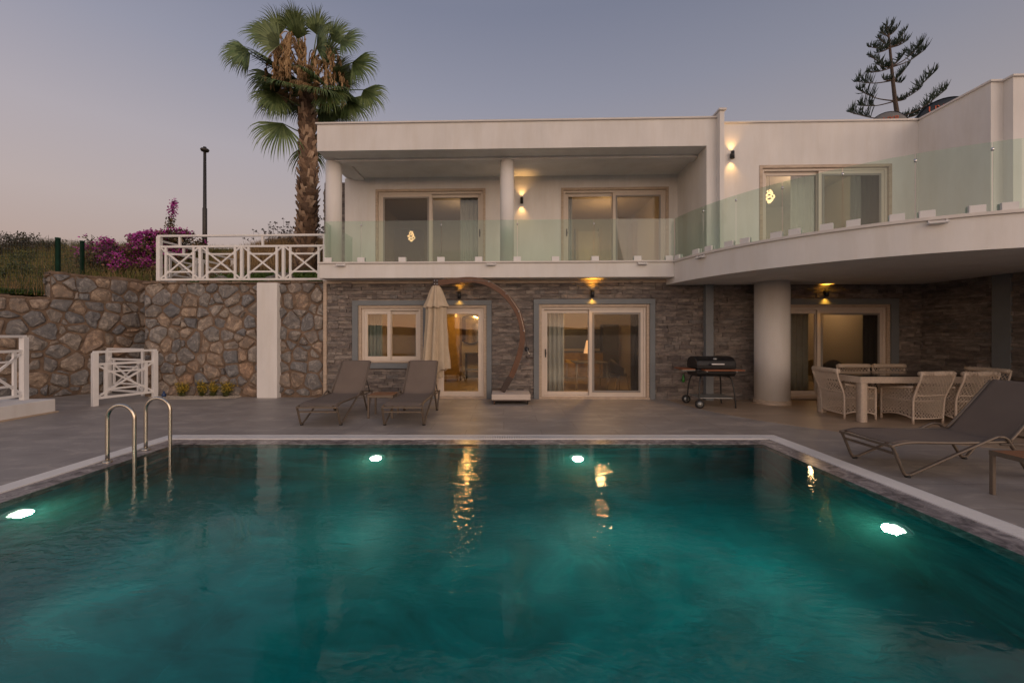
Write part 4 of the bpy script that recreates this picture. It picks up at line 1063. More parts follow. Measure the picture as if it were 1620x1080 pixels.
def weave(mb, x0,x1,y0,y1,z0,z1,axis):               # upright rounded canes over a core
    if axis=='x':
        n_=int((x1-x0)/.022); 
        for i in range(n_):
            x=x0+(i+.5)*(x1-x0)/n_; mb.tube([(x,y0,z0),(x,y0,z1)],.0105,5,cap=False); 
    else:
        n_=int((y1-y0)/.022)
        for i in range(n_):
            y=y0+(i+.5)*(y1-y0)/n_; mb.tube([(x0,y,z0),(x0,y,z1)],.0105,5,cap=False)
m_.box(-hx_,hx_,-hy_,-hy_+.1,.7,.8); m_.box(-hx_,hx_,hy_-.1,hy_,.7,.8); m_.box(-hx_,-hx_+.1,-hy_+.1,hy_-.1,.7,.8); m_.box(hx_-.1,hx_,-hy_+.1,hy_-.1,.7,.8); m_.box(-hx_+.1,hx_-.1,-hy_+.1,hy_-.1,.76,.8)
weave(m_,-hx_,hx_,-hy_,0,.695,.804,'x'); weave(m_,-hx_,-hx_,-hy_,hy_,.695,.804,'y'); m_.build('apron', M['wicker'], tb)
for x in (-1,1):
    for y in (-1,1):
        m_ = MB(); cx=x*(hx_-.052); cy=y*(hy_-.052); m_.box(cx-.05,cx+.05,cy-.05,cy+.05,0,.7)
        for i in range(32):
            z=.012+i*.0218; m_.tube([(cx-.05,cy-.05,z),(cx+.05,cy-.05,z),(cx+.05,cy+.05,z),(cx-.05,cy+.05,z)],.0095,5,closed=True)
        m_.build('leg', M['wicker'], tb)
# ---------------------------------------------------------------- barbecue
bq = empty('barbecue_grill', (4.5,8.79,0), -.04, 'black charcoal barbecue grill with orange wood shelves and two wheels, by the stone wall', 'barbecue')
m_ = MB(); n_=10; hw=.41
sec = [(-.27,.0)]
lidp = [(-.26,.82),(-.27,.9),(-.235,.985),(-.16,1.045),(-.05,1.075),(.08,1.075),(.19,1.04),(.26,.97),(.275,.88),(.27,.82)]
tubp = [(-.265,.81),(-.255,.72),(-.2,.66),(.2,.66),(.26,.72),(.27,.81)]
def extr(mb, prof, x0, x1, mi=0):
    n_=len(prof); vs=[(x0,p[0],p[1]) for p in prof]+[(x1,p[0],p[1]) for p in prof]
    fs=[tuple(range(n_)),tuple(range(n_,2*n_))[::-1]]
    for i in range(n_): j=(i+1)%n_; fs.append((i,n_+i,n_+j,j))
    mb.add(vs,fs,mi)
m_ = MB(); extr(m_,lidp,-hw,hw); lid = m_.build('lid', M['black'], bq, bevel=.02)
m_ = MB(); m_.bar((-.13,-.315,.925),(.13,-.315,.925),.03,.025,(0,0,1)); m_.build('handle', M['whitemetal'], lid, bevel=.006)
m_ = MB(); m_.box(-.15,-.13,-.315,-.25,.915,.93); m_.box(.13,.15,-.315,-.25,.915,.93); m_.build('handle_bracket', M['black'], lid)
m_ = MB(); m_.lathe([(.045,0),(.04,.012),(.001,.014)],20,cap=False); m_.xf(Matrix.Translation((0,-.19,1.03)) @ Matrix.Rotation(math.radians(52),4,'X')@Matrix.Scale(.6,4,(0,1,0))); m_.build('thermometer', M['greygalv'], lid)
m_ = MB(); m_.box(.17,.36,-.215,-.2,.98,1.0); m_.build('vent_plate', M['greygalv'], lid)
m_ = MB(); extr(m_,tubp,-hw,hw); m_.build('fire_box', M['black'], bq, bevel=.015)
m_ = MB(); m_.box(-.33,.47,-.47,-.29,.795,.82); m_.build('front_shelf', M['orangewood'], bq, bevel=.004)
m_ = MB(); m_.box(-.7,-.43,-.24,.24,.795,.82); m_.build('side_shelf', M['orangewood'], bq, bevel=.004)
m_ = MB(); m_.box(-.3,-.28,-.47,-.24,.775,.795); m_.box(.3,.32,-.47,-.24,.775,.795); m_.box(-.7,-.4,-.2,-.18,.775,.795); m_.box(-.7,-.4,.18,.2,.775,.795); m_.build('shelf_bracket', M['greygalv'], bq)
for x,y in ((-.38,-.3),(-.38,.3),(.36,-.3),(.36,.3)):
    m_ = MB(); zb = .06 if x<0 else 0; m_.tube(smoothpath([(x*.72,y*.5,.66),(x*.84,y*.75,.63),(x*.93,y*.88,.5),(x*1.0,y,.2),(x*1.03,y,zb)],4),.016,8); m_.build('leg', M['black'], bq)
for y in (-.345,.345):
    m_ = MB(); m_.lathe([(.02,-.025),(.075,-.03),(.09,-.02),(.09,.02),(.075,.03),(.02,.025)],24); m_.xf(Matrix.Translation((-.39,y,.091))@Matrix.Rotation(PI/2,4,'X')); w_ = m_.build('wheel', M['rubber'], bq)
    m_ = MB(); m_.lathe([(.055,-.034),(.058,0),(.055,.034)],20); m_.xf(Matrix.Translation((-.39,y,.091))@Matrix.Rotation(PI/2,4,'X')); m_.build('hub_cap', M['greygalv'], w_)
m_ = MB(); m_.box(-.37,.37,-.27,.27,.2,.215); m_.build('lower_shelf', M['greygalv'], bq)
# ---------------------------------------------------------------- folded cantilever umbrella
ub = empty('cantilever_umbrella', (.16,9.28,0), 0, 'folded cream cantilever umbrella hanging from a curved brown wooden arm', 'umbrella')
uY = 9.28
def ul(px, py, dy=0): return Vector((wx(px,uY)-.16, dy, wz(py,uY)))
m_ = MB(); m_.box(-.43,.43,-.36,-.04,.1,.225); m_.box(-.43,.43,-.02,.3,.1,.225); m_.build('weight_box', M['basepaint'], ub, bevel=.012)
m_ = MB(); m_.box(-.425,.425,-.355,.295,.075,.1); m_.build('base_plate', M['umbdark'], ub)
for x in (-.37,.37):
    for y in (-.3,.24):
        m_ = MB(); m_.lathe([(.012,-.014),(.036,-.014),(.038,0),(.036,.014),(.012,.014)],16); m_.xf(Matrix.Translation((x,y,.0385))@Matrix.Rotation(PI/2,4,'Y')); m_.box(x-.022,x+.022,y-.022,y+.022,.064,.0745); m_.build('caster', M['umbwood'] if (x<0 and y<0) else M['rubber'], ub)
path = smoothpath([ul(795.5,617),ul(809,594),ul(818,572),ul(824.5,549),ul(826.5,523),ul(819,494),ul(799.5,467),ul(774,449.5),ul(749,443),ul(722,444),ul(692,448)],5)
m_ = MB(); N=len(path); vs=[]; fs=[]
wd=[.075]*N; 
for i in range(N):
    a_=path[max(0,i-1)]; b_=path[min(N-1,i+1)]; t_=(b_-a_).normalized(); n_=Vector((-t_.z,0,t_.x))
    for q,(e1,e2) in enumerate(((-1,-1),(1,-1),(1,1),(-1,1))): vs.append(path[i]+n_*(e1*.062)+Vector((0,e2*.045,0)))
for i in range(N-1):
    for q in range(4): r2=(q+1)%4; fs.append((i*4+q,i*4+r2,i*4+4+r2,i*4+4+q))
fs.append((3,2,1,0)); fs.append(tuple((N-1)*4+q for q in range(4)))
m_.add(vs,fs); arm = m_.build('arm', M['umbwood'], ub)
m_ = MB(); 
for px,py in ((774.5,444.5),(801.5,463.5),(821.5,492),(830,523)): p=ul(px,py); m_.lathe([(.012,-.05),(.012,.05)],10); 
m_ = MB()
for px,py in ((773.5,446),(800.5,465),(820.5,493),(828.5,523)):
    p=ul(px,py,-.044); m_.tube([p,p+Vector((0,-.012,0))],.012,10)
m_.build('bolt', M['chrome'], arm)
m_ = MB(); p,q=path[0],path[4]; m_.bar(p-(q-p)*.1,q+(q-p)*.15,.13,.1,(0,1,0)); m_.build('arm_socket', M['umbdark'], ub)
m_ = MB(); h_=ul(690,446.5); m_.box(h_.x-.055,h_.x+.055,-.055,.055,h_.z-.08,h_.z+.07); hb = m_.build('hub', M['umbdark'], ub, bevel=.006)
m_ = MB()
for dx in (-.03,.03):
    for dz in (-.045,.03): p=Vector((h_.x+dx,-.055,h_.z+dz)); m_.tube([p,p+Vector((0,-.01,0))],.011,8)
m_.build('bolt', M['chrome'], hb)
m_ = MB(); cpos=ul(833,552,-.05); m_.tube([cpos+Vector((0,-.06,0)),cpos+Vector((0,.06,0))],.05,16); cr = m_.build('crank_drum', M['black'], ub)
m_ = MB(); m_.tube([cpos+Vector((0,-.065,0)),cpos+Vector((.04,-.075,-.08)),cpos+Vector((.09,-.08,-.15))],.008,6); m_.tube([cpos+Vector((.09,-.08,-.15)),cpos+Vector((.09,-.14,-.15))],.012,8); m_.build('crank_handle', M['steel'], cr)
m_ = MB(); m_.tube([cpos+Vector((0,-.0,.04)),ul(829.5,523,-.05),ul(821.5,492,-.05),ul(801.5,463,-.05),ul(775,445,-.05),ul(700,441,-.05)],.004,5); m_.build('cable', M['steel'], ub)
def fold(amp):
    def f(r,z,a):
        k_=8; s_ = abs(math.sin(a*k_/2+.3*math.sin(z*2.1)+.15*math.sin(a*3)))
        return r*(1-amp+amp*(1-s_)**.8*1.7)+.012*noise.noise((math.cos(a)*3,math.sin(a)*3,z*2.5))
    return f
hz_=h_.z-.07; cn=(h_.x,0,0)
def drape(prof, amp, hem):
    mb=MB(); n_=96; f=fold(amp); vs=[]; fs=[]
    for i,(r,z) in enumerate(prof):
        for k_ in range(n_):
            a_=2*PI*k_/n_; rr_=f(r,z,a_); last = max(0,(i-len(prof)+4)/3)
            zz = z + (hem*last*(math.cos(a_*8+.6)+.7*math.cos(a_*3+1)) if hem else 0)
            vs.append((cn[0]+rr_*math.cos(a_),rr_*math.sin(a_)*.9,zz))
    for i in range(len(prof)-1):
        for k_ in range(n_): l_=(k_+1)%n_; fs.append((i*n_+k_,i*n_+l_,(i+1)*n_+l_,(i+1)*n_+k_))
    mb.add(vs,fs,0,True); return mb
def pr(lst,n_=6): return [(p.x,p.y) for p in smoothpath([(a,b,0) for a,b in lst],n_)]
zt_=h_.z-.075
o = drape(pr([(.06,zt_),(.1,zt_-.06),(.15,zt_-.2),(.2,zt_-.36),(.245,zt_-.46),(.255,zt_-.5)]),.25,.018).build('top_flap', M['canvas'], ub); o.modifiers.new('s','SOLIDIFY').thickness=.004
o = drape(pr([(.05,zt_-.1),(.15,zt_-.35),(.19,zt_-.5),(.2,zt_-.8),(.23,zt_-1.2),(.255,zt_-1.6),(.275,zt_-1.86),(.28,zt_-1.92)]),.34,.035).build('canopy', M['canvas'], ub); o.modifiers.new('s','SOLIDIFY').thickness=.004
o = drape(pr([(.12,zt_-1.5),(.13,zt_-1.8),(.135,zt_-2.06),(.135,zt_-2.1)]),.3,.02).build('inner_fold', M['canvas'], ub); o.modifiers.new('s','SOLIDIFY').thickness=.004
m_ = MB(); m_.tube([(h_.x,0,zt_),(h_.x,0,zt_-1.98)],.02,10); m_.build('pole', M['umbwood'], ub)
# little green thing on the wall
gl = MB(); p = W(U(1081.5,-.08),-.07,wz(598,9.55)); gl.lathe([(.001,-.1),(.03,-.09),(.035,-.04),(.028,.03),(.012,.06),(.012,.09),(.001,.095)],14,p); o = gl.build('wall_bottle', M['greenglass']); tag(o,'small green bottle shaped insect trap hanging on the stone wall by the barbecue','insect trap')
m_ = MB(); m_.tube([p+Vector((0,0,.09)),p+Vector((0,.07,.1))],.006,6); m_.build('hook', M['steel'], o)
# ---------------------------------------------------------------- palm
def palm():
    r_ = random.Random(8); X,Y = wx(483,12.4),12.4; gz = terrain(X,Y)-.1
    root = empty('palm_tree', (X,Y,gz), 0, 'tall fan palm with shaggy bark and drooping dry seed stalks behind the white railing', 'palm tree')
    top = wz(135,12.4)-gz; H = top
    m_ = MB(); prof = [(0,.36),(.3,.3),(1,.25),(2.2,.245),(3.2,.23),(4.5,.215),(H*.86,.2),(H,.16)]
    pts = [(.05*math.sin(z*.6)+.012*z,0,z) for z,_ in prof]
    m_.tube(pts,[w for _,w in prof],16); m_.build('trunk', M['bark'], root)
    m_ = MB(); z=.2; k_=0                             # leaf bases: crossing boots up the stem
    def rad(z):
        for (z0,w0),(z1,w1) in zip(prof[:-1],prof[1:]):
            if z0<=z<=z1: return w0+(w1-w0)*(z-z0)/(z1-z0)
        return .22
    while z < H-.1:
        n_=9
        for i in range(n_):
            if r_.random()<.1: continue
            a_=2*PI*(i+.5*(k_%2))/n_+r_.uniform(-.25,.25); R=rad(z)
            ca,sa=math.cos(a_),math.sin(a_); out=Vector((ca,sa,0)); tn=Vector((-sa,ca,0))
            c_=Vector((.05*math.sin(z*.6)+.012*z,0,z+r_.uniform(-.07,.07)))
            fl = r_.uniform(.05,.12) if z<3.2 else r_.uniform(.02,.07)
            w_=r_.uniform(.045,.085); hgt=r_.uniform(.14,.26)
            b0=c_+out*(R-.015); sk=tn*r_.uniform(-.07,.07); tip=c_+out*(R+fl)+Vector((0,0,hgt))+sk*2
            md=b0+out*(.035+fl*.3)+Vector((0,0,hgt*.45))+sk
            m_.add([b0-tn*w_,b0+tn*w_,md+tn*w_*.75,md-tn*w_*.75,tip+tn*.04,tip-tn*.04,md-out*.05,tip-out*.04-Vector((0,0,.03))],[(0,1,2,3),(3,2,4,5),(1,6,2),(0,3,6),(2,6,7,4),(3,5,7,6),(4,7,5)])
        z+=.1; k_+=1
    m_.build('leaf_bases', M['boot'], root)
    cr=MB(); dd=MB(); pet=MB()
    top_c=Vector((.012*H,0,H-.1))
    def fan(mb, base, d, ln, R, droop, n=40, spread=2.4, twist=0, w=.023, hd=None):
        d=d.normalized(); side=d.cross(Vector((0,0,1)))
        if side.length<.1: side=Vector((1,0,0))
        side.normalize(); up=side.cross(d).normalized()
        side,up = side*math.cos(twist)+up*math.sin(twist), up*math.cos(twist)-side*math.sin(twist)
        hub=base+d*ln+(Vector((0,0,0)) if hd else Vector((0,0,-.12*droop*ln)))
        pet.tube([base,base+d*ln*.5+Vector((0,0,-.02*droop)),hub],[.026,.02,.013],5,cap=False)
        dh=hd.normalized() if hd else (d+Vector((0,0,-.35*droop))).normalized()
        side=(dh.cross(Vector((r_.uniform(-.35,.35),-1,r_.uniform(-.1,.3)))) if hd else side-dh*side.dot(dh)); side=side.normalized() if side.length>.05 else dh.orthogonal().normalized(); up=side.cross(dh)
        for i in range(n):
            a_=(i/(n-1)-.5)*spread*1.15+r_.uniform(-.03,.03)
            dirn=(dh*math.cos(a_)+side*math.sin(a_)).normalized()
            L_=R*(1-.22*abs(a_)/1.4)*r_.uniform(.88,1.1); wv=w*r_.uniform(.8,1.15)
            p=hub; prev=None; K=5; vs=[]
            cur=dirn.copy(); fold_=(i%2)*.01
            for q in range(K+1):
                t_=q/K; ww=wv*(.35+1.3*t_ if t_<.45 else (1.0-t_)*1.7+.02)
                sv=dirn.cross(up).normalized()
                vs += [p-sv*ww, p+sv*ww]
                g_=(droop+.35)*(0 if t_<.38 else (t_-.38)*2.6)
                cur=(cur+Vector((0,0,-g_*.55))+up*.0).normalized()
                p=p+cur*(L_/K)
            mb.add(vs,[(2*q,2*q+1,2*q+3,2*q+2) for q in range(K)])
    # crown: young upright leaves on top, then spreading, then hanging
    for i in range(9):
        a_=r_.random()*2*PI; el=r_.uniform(.4,1.2); d=Vector((math.cos(a_)*math.cos(el),math.sin(a_)*math.cos(el),math.sin(el)))
        fan(cr, top_c+Vector((0,0,.0)), d, r_.uniform(.8,1.15), r_.uniform(.85,1.1), r_.uniform(.3,.8), twist=r_.uniform(-.6,.6), w=.028)
    for i in range(16):
        a_=2*PI*i/16+r_.uniform(-.2,.2); el=r_.uniform(-.1,.45); d=Vector((math.cos(a_)*math.cos(el),math.sin(a_)*math.cos(el),math.sin(el)))
        fan(cr, top_c+Vector((0,0,-.2)), d, r_.uniform(.7,1.1), r_.uniform(.75,1.0), r_.uniform(.9,1.5), twist=r_.uniform(-.5,.5))
    for px,py,dx,dz,R_,dy in ((452,163,-.35,-1,1.05,-.5),(455,203,-.3,-1,1.4,-.3),(402,92,-.95,-.35,1.05,-.2),(425,112,-.7,-.8,1.1,.2),(412,100,-.9,-.6,1.0,-.6),
              (560,102,.95,-.45,1.15,-.1),(546,148,.75,-.75,1.15,.3),(530,158,.35,-1,1.05,-.5),(508,192,.35,-1,1.35,.2),(470,215,.1,-1,1.3,.6),(545,76,.9,-.2,1.0,-.3),
              (432,62,-.85,.05,.95,-.2),(440,140,-.6,-.9,1.05,.4),(568,130,.85,-.65,1.05,.4),(455,70,-.4,.9,.85,-.4),(480,66,-.05,1,.8,-.5),(508,66,.3,.95,.85,-.3),(530,72,.7,.6,.9,-.2),(495,95,.1,.6,.9,-.9),(465,100,-.5,.2,.9,-.8),(520,105,.6,.1,.9,-.8)):
        hubp=Vector((wx(px,12.4)-X, dy, wz(py,12.4)-gz)); bs=Vector((.012*H,0,min(H-.1,max(H-1.9,hubp.z-.2 if py>150 else H-.1)))); d=hubp-bs
        fan(cr, bs, d, d.length, R_*.92, 1.1 if dz<-.3 else .6, n=38, twist=r_.uniform(-.3,.3), w=.025, hd=Vector((dx,dy*.4-.15,dz)), spread=2.0)
    for i in range(60):                              # dead leaves and hanging seed stalks in front of the crown
        a_=r_.uniform(PI,2*PI) if i%4 else r_.random()*2*PI; el=r_.uniform(-.1,.9); d=Vector((math.cos(a_)*math.cos(el),math.sin(a_)*math.cos(el)*.8,math.sin(el)))
        fan(dd, top_c+Vector((0,0,-.1)), d, r_.uniform(.5,.85), r_.uniform(.4,.65), 2.4, n=15, spread=1.1, w=.013)
    st=MB()
    for i in range(40):
        a_=r_.uniform(PI*.95,2.05*PI) if i<33 else r_.random()*2*PI; rr_=r_.uniform(.5,1.15); hp=r_.uniform(.6,1.5)
        p0=top_c+Vector((0,0,.05)); p1=top_c+Vector((math.cos(a_)*rr_*.5,math.sin(a_)*rr_*.7,hp)); p2=top_c+Vector((math.cos(a_)*rr_*.95,math.sin(a_)*rr_,hp*.75)); p3=top_c+Vector((math.cos(a_)*rr_*1.05,math.sin(a_)*rr_*1.05,hp*.75-r_.uniform(.7,1.4)))
        P=smoothpath([p0,p1,p2,p3],6); st.tube(P,[.014]*len(P),5)
        for q in range(34):
            t_=r_.uniform(.58,1); p=P[min(len(P)-1,int(t_*(len(P)-1)))]; 
            e=p+Vector((r_.gauss(0,.035),r_.gauss(0,.035),-r_.uniform(.08,.26))); st.tube([p,(p+e)/2+Vector((r_.gauss(0,.02),r_.gauss(0,.02),.01)),e],[.012,.024,.006],4,cap=False)
    cr.build('crown', M['frond'], root); pet.build('fronds', M['frond'], root); dd.build('dead_leaves', M['deadfrond'], root); st.build('seed_stalks', M['deadfrond'], root)
palm()
# ---------------------------------------------------------------- island pine behind the roof
def pine():
    r_=random.Random(3); Yp=20.0; bx=wx(1417,Yp)
    root=empty('island_pine',(bx,Yp,3.5),0,'dark island pine with tiers of brushy branches rising behind the roof','pine tree')
    def P(cx,cy): px=1330+cx/5.4; py=20+cy/5.4; return Vector((wx(px,Yp)-bx,0,wz(py,Yp)-3.5))
    m_=MB(); tr=[Vector((0,0,0)),P(480,850),P(465,755),P(445,580),P(435,465),P(420,300),P(408,185),P(415,110)]
    m_.tube(tr,[.14,.095,.085,.072,.06,.05,.036,.016],10); m_.build('trunk',M['pinebark'],root)
    br=[((405,205),(340,160)),((407,200),(482,138)),((408,190),(437,98)),((406,195),(388,103)),((418,300),(238,292)),((420,300),(312,345)),((420,300),(562,145)),((422,300),(578,235)),((420,290),(320,212)),((420,295),(550,228)),
        ((435,465),(240,362)),((435,470),(215,512)),((437,465),(682,278)),((437,468),(727,314)),((436,470),(300,440)),((437,460),(560,330)),((445,580),(133,590)),((446,585),(575,452)),((445,580),(365,575)),((447,580),(520,600)),
        ((460,755),(146,660)),((460,758),(152,795)),((462,755),(803,510)),((463,755),(682,650)),((462,755),(560,740)),((480,900),(70,850)),((480,905),(908,652)),((480,910),(548,905)),((480,910),(760,820)),((482,910),(690,850))]
    ln=MB(); bk=MB()
    for i,(a,b) in enumerate(br):
        A=P(*a); B=P(*b); dx=B-A; L_=dx.length; yo=r_.uniform(-.35,.35)*L_; cv=Vector((-bx,-Yp,EYE-3.5)); B=cv+(B-cv)*(1+yo/24)
        mid=A.lerp(B,.5)+Vector((0,0,-.06*L_*(1 if b[1]>a[1]-60 else 1.2)))
        pts=smoothpath([A,mid,B],10); bk.tube(pts,[.035*(1-.75*k_/len(pts)) for k_ in range(len(pts))],5)
        start=.54 if L_>1.3 else .15
        n_=int(27*L_*(1-start))+16
        for k_ in range(n_):
            t_=start+(1-start)*k_/n_; p=pts[min(len(pts)-1,int(t_*(len(pts)-1)))].lerp(pts[min(len(pts)-1,int(t_*(len(pts)-1))+1)],(t_*(len(pts)-1))%1)
            env=math.sin(PI*min(1,.18+.82*(t_-start)/(1-start)))**.7 if L_>1 else .6
            hl_=(.64 if L_>1.6 else .45)*(.35+.65*env)*r_.uniform(.75,1.15)
            dv=(dx.normalized()*r_.uniform(-.05,.55)+Vector((r_.gauss(0,.12),r_.gauss(0,.75),1.0))).normalized()
            q=p+dv*hl_*.5; e=q+(dv+Vector((0,0,.35))-dx.normalized()*.25).normalized()*hl_*.5
            ln.tube([p,q,e],[.011,.021,.005],4,cap=False,smooth=False)
    bk.build('branches',M['pinebark'],root); ln.build('crown',M['pine'],root)
pine()
# ---------------------------------------------------------------- solar tanks on the roof, with lettering
def textmesh(s, size, mat, parent, loc, name='lettering'):
    cu=bpy.data.curves.new('txt','FONT'); cu.body=s; cu.size=size; cu.align_x='CENTER'; cu.extrude=.004; cu.resolution_u=3
    to=bpy.data.objects.new('txt',cu); me=bpy.data.meshes.new_from_object(to); me.name=name
    bpy.data.objects.remove(to); bpy.data.curves.remove(cu); me.materials.clear(); me.materials.append(mat)
    o=bpy.data.objects.new(name,me); COL.objects.link(o); o.parent=parent; o.location=loc; o.rotation_euler=(PI/2,0,0); return o
def tank(px,py_top,Rpx,Yt,label,mat,txt,tz,roofz,tx,ty):
    R=Rpx/F*Yt; zc=wz(py_top,Yt)-R; r_=empty('solar_tank',(wx(px,Yt),Yt,roofz),-.4*math.atan((px-CX)/F)/.8,label,'water tank','solar water tanks on the roof')
    m_=MB(); n_=40; prof=[(.001,0),(R*.8,-.0),(R*.93,.03),(R,.07),(R,.5),(R*.8,.56),(.001,.57)]
    m_.lathe([(a,-b_) for a,b_ in prof],n_,cap=False); m_.xf(Matrix.Translation((0,0,zc-roofz))@Matrix.Rotation(PI/2,4,'X')); m_.build('drum',mat,r_)
    m_=MB(); m_.lathe([(R*1.005,-.05),(R*1.02,-.06),(R*1.02,-.11),(R*1.005,-.12)],n_,cap=False); m_.xf(Matrix.Translation((0,0,zc-roofz))@Matrix.Rotation(PI/2,4,'X')); m_.build('end_ring',M['black'],r_)
    m_=MB()
    for x in (-.35,.35):
        for y in (.15,.45): m_.bar((x,y,0),(x,y,zc-roofz-R*.7),.05,.05)
    m_.build('stand',M['greygalv'],r_)
    textmesh(txt,tz,M['redtext'],r_,(tx,-.012,zc-roofz+ty))
tank(1407,175.5,26,14.0,'grey solar water tank end with red lettering just above the straight roof edge',M['tankgrey'],'UYR',.24,6.16,.05,.2)
tank(1503,152,42,9.3,'black solar water tank with red lettering rising behind the sloping wing parapet',M['tank'],'UYR',.22,6.3,-.17,.29)
# ---------------------------------------------------------------- lamp post
lp=empty('lamp_post',(wx(324,14.0),14.0,terrain(wx(324,14),14)-.1),0,'tall slim dark lamp post standing behind the white railing','lamp post')
zb=lp.location.z; zt=wz(235,14)-zb; zj=wz(330,14)-zb
m_=MB(); m_.lathe([(.07,0),(.07,zj),(.055,zj+.03),(.045,zt-.12)],16); m_.build('pole',M['lamppole'],lp)
m_=MB(); m_.lathe([(.045,zt-.12),(.11,zt-.1),(.135,zt-.05),(.12,zt-.02),(.05,zt),(.05,zt+.05),(.001,zt+.055)],20); m_.build('lamp_head',M['lamppole'],lp)
# ---------------------------------------------------------------- green wire fence
wf=empty('wire_fence',(wx(92,9.55),9.55,2.4),0,'green wire mesh fence with two green posts on the rear rubble wall','fence')
def fl_(p): return Vector(p)-wf.location
pA=Vector((wx(91,10.25),10.25,wz(466,10.25))); 
for px,Yp,yb,yt in ((91.5,10.2,463,376),(130,11.4,432,381)):
    m_=MB(); b0=Vector((wx(px,Yp),Yp,wz(yb,Yp)-.1)); t0_=Vector((wx(px,Yp),Yp,wz(yt,Yp))); m_.lathe([(.05,fl_(b0).z),(.05,fl_(t0_).z-.02),(.055,fl_(t0_).z-.02),(.055,fl_(t0_).z),(.001,fl_(t0_).z+.01)],14,(fl_(b0).x,fl_(b0).y,0)); m_.build('post',M['greenpost'],wf)
m_=MB()
def meshrun(P0,P1,z00,z01,z10,z11,nx,nz):
    for i in range(nx+1):
        t_=i/nx; p=Vector(P0).lerp(Vector(P1),t_); za=z00+(z10-z00)*t_; zb_=z01+(z11-z01)*t_
        m_.tube([fl_((p.x,p.y,za)),fl_((p.x,p.y,zb_))],.003,3,cap=False,smooth=False)
    for j in range(nz+1):
        s_=j/nz; m_.tube([fl_((P0[0],P0[1],z00+(z01-z00)*s_)),fl_((P1[0],P1[1],z10+(z11-z10)*s_))],.003,3,cap=False,smooth=False)
qA=(wx(91.5,10.2),10.2); qB=(wx(130,11.4),11.4); qL=(wx(-60,8.9),8.9); qR=(wx(240,13.4),13.4)
zA0,zA1=2.6,wz(378,10.2); zB0,zB1=wz(432,11.4),wz(383,11.4)
meshrun(qA,qB,zA0,zA1,zB0,zB1,18,12); meshrun(qL,qA,2.45,zA1-.2,zA0,zA1,34,14); meshrun(qB,qR,zB0,zB1,3.1,4.35,34,12)
m_.build('wire_mesh',M['wire'],wf)
# ---------------------------------------------------------------- shrubs and grass
def shrub(name,label,cat,blobs,nleaf,mats,lw,ll,seed,cap=None,capn=0,group=None,twigs=0,basez=None):
    r_=random.Random(seed); c=Vector(blobs[0][0]); gz=terrain(c.x,c.y)-.05
    root=empty(name,(c.x,c.y,gz),0,label,cat,group); o_=Vector((c.x,c.y,gz)); lf=MB(); bl=MB(); tw=MB(); tot=sum(b[1]*b[1]*b[2] for b in blobs)
    for (p,rx,rz) in blobs:
        p=Vector(p); n_=int(nleaf*rx*rx*rz/tot)
        for i in range(n_):
            d=Vector((r_.gauss(0,1),r_.gauss(0,1),r_.gauss(0,1))).normalized()*(r_.random()**.4)
            q=Vector((p.x+d.x*rx,p.y+d.y*rx,p.z+d.z*rz)); nn=noise.noise(q*2.2+Vector((seed,0,0)))
            if nn<-.12: continue
            if q.z<gz: continue
            leaf(lf,q-o_,Vector((r_.gauss(0,1),r_.gauss(0,1),r_.gauss(.2,.8))),lw*r_.uniform(.6,1.2),ll*r_.uniform(.6,1.3),r_)
            if cap and d.z>.05 and nn>.02 and r_.random()<capn*(0.3+d.z):
                for k_ in range(3): leaf(bl,q-o_+Vector((r_.gauss(0,.03),r_.gauss(0,.03),r_.gauss(0,.03)+.03)),Vector((r_.gauss(0,1),r_.gauss(0,1),r_.gauss(.4,.8))),lw*.9,ll*.75,r_)
        for i in range(max(2,twigs//len(blobs))):
            d=Vector((r_.gauss(0,.6),r_.gauss(0,.6),abs(r_.gauss(.5,.4)))).normalized(); e=Vector((p.x+d.x*rx*1.05,p.y+d.y*rx,p.z+d.z*rz*1.1)); b0=Vector((p.x+r_.gauss(0,.2)*rx,p.y,max(gz,p.z-rz)))
            tw.tube([b0-o_,(b0+e)/2-o_+Vector((r_.gauss(0,.08),r_.gauss(0,.08),.05)),e-o_],[.018,.012,.004],4,cap=False)
    tw.build('stems',M['twig'],root); lf.build('foliage',mats,root)
    if cap: bl.build('blossom',cap,root)
def at(px,py,Y): return (wx(px,Y),Y,wz(py,Y))
shrub('bougainvillea','sprawling bougainvillea with magenta blossom along the top of the rear stone wall','shrub',
  [(at(185,408,12.9),.75,.55),(at(150,412,12.7),.5,.5),(at(222,405,13),.75,.65),(at(240,395,13.4),.6,.6),(at(205,425,12.7),.8,.5),(at(165,388,13.0),.35,.3),(at(140,378,12.8),.16,.14),(at(170,432,12.2),.6,.3),(at(215,432,12.3),.6,.35),(at(238,428,12.6),.45,.35)],17000,M['bougleaf'],.03,.075,41,M['bract'],.75,'bougainvillea bushes',26)
shrub('bougainvillea','taller bougainvillea clump with one blossom spike poking above the white railing','shrub',
  [(at(285,378,13.6),.62,.3),(at(255,385,13.5),.45,.4),(at(300,385,13.6),.45,.3),(at(265,410,13.4),.6,.5)],5200,M['bougleaf'],.03,.075,42,M['bract'],.5,'bougainvillea bushes',14)
r_=random.Random(6); sp=empty('bougainvillea_shoot',(wx(272,13.4),13.4,wz(385,13.4)),0,'single upright bougainvillea shoot with magenta tip against the sky','shrub')
m_=MB(); f1=MB(); f2=MB(); hh=wz(318,13.4)-wz(385,13.4); P=smoothpath([(0,0,0),(-.05,0,hh*.4),(.02,0,hh*.75),(.09,0,hh)],6); m_.tube(P,[.012]*len(P),4)
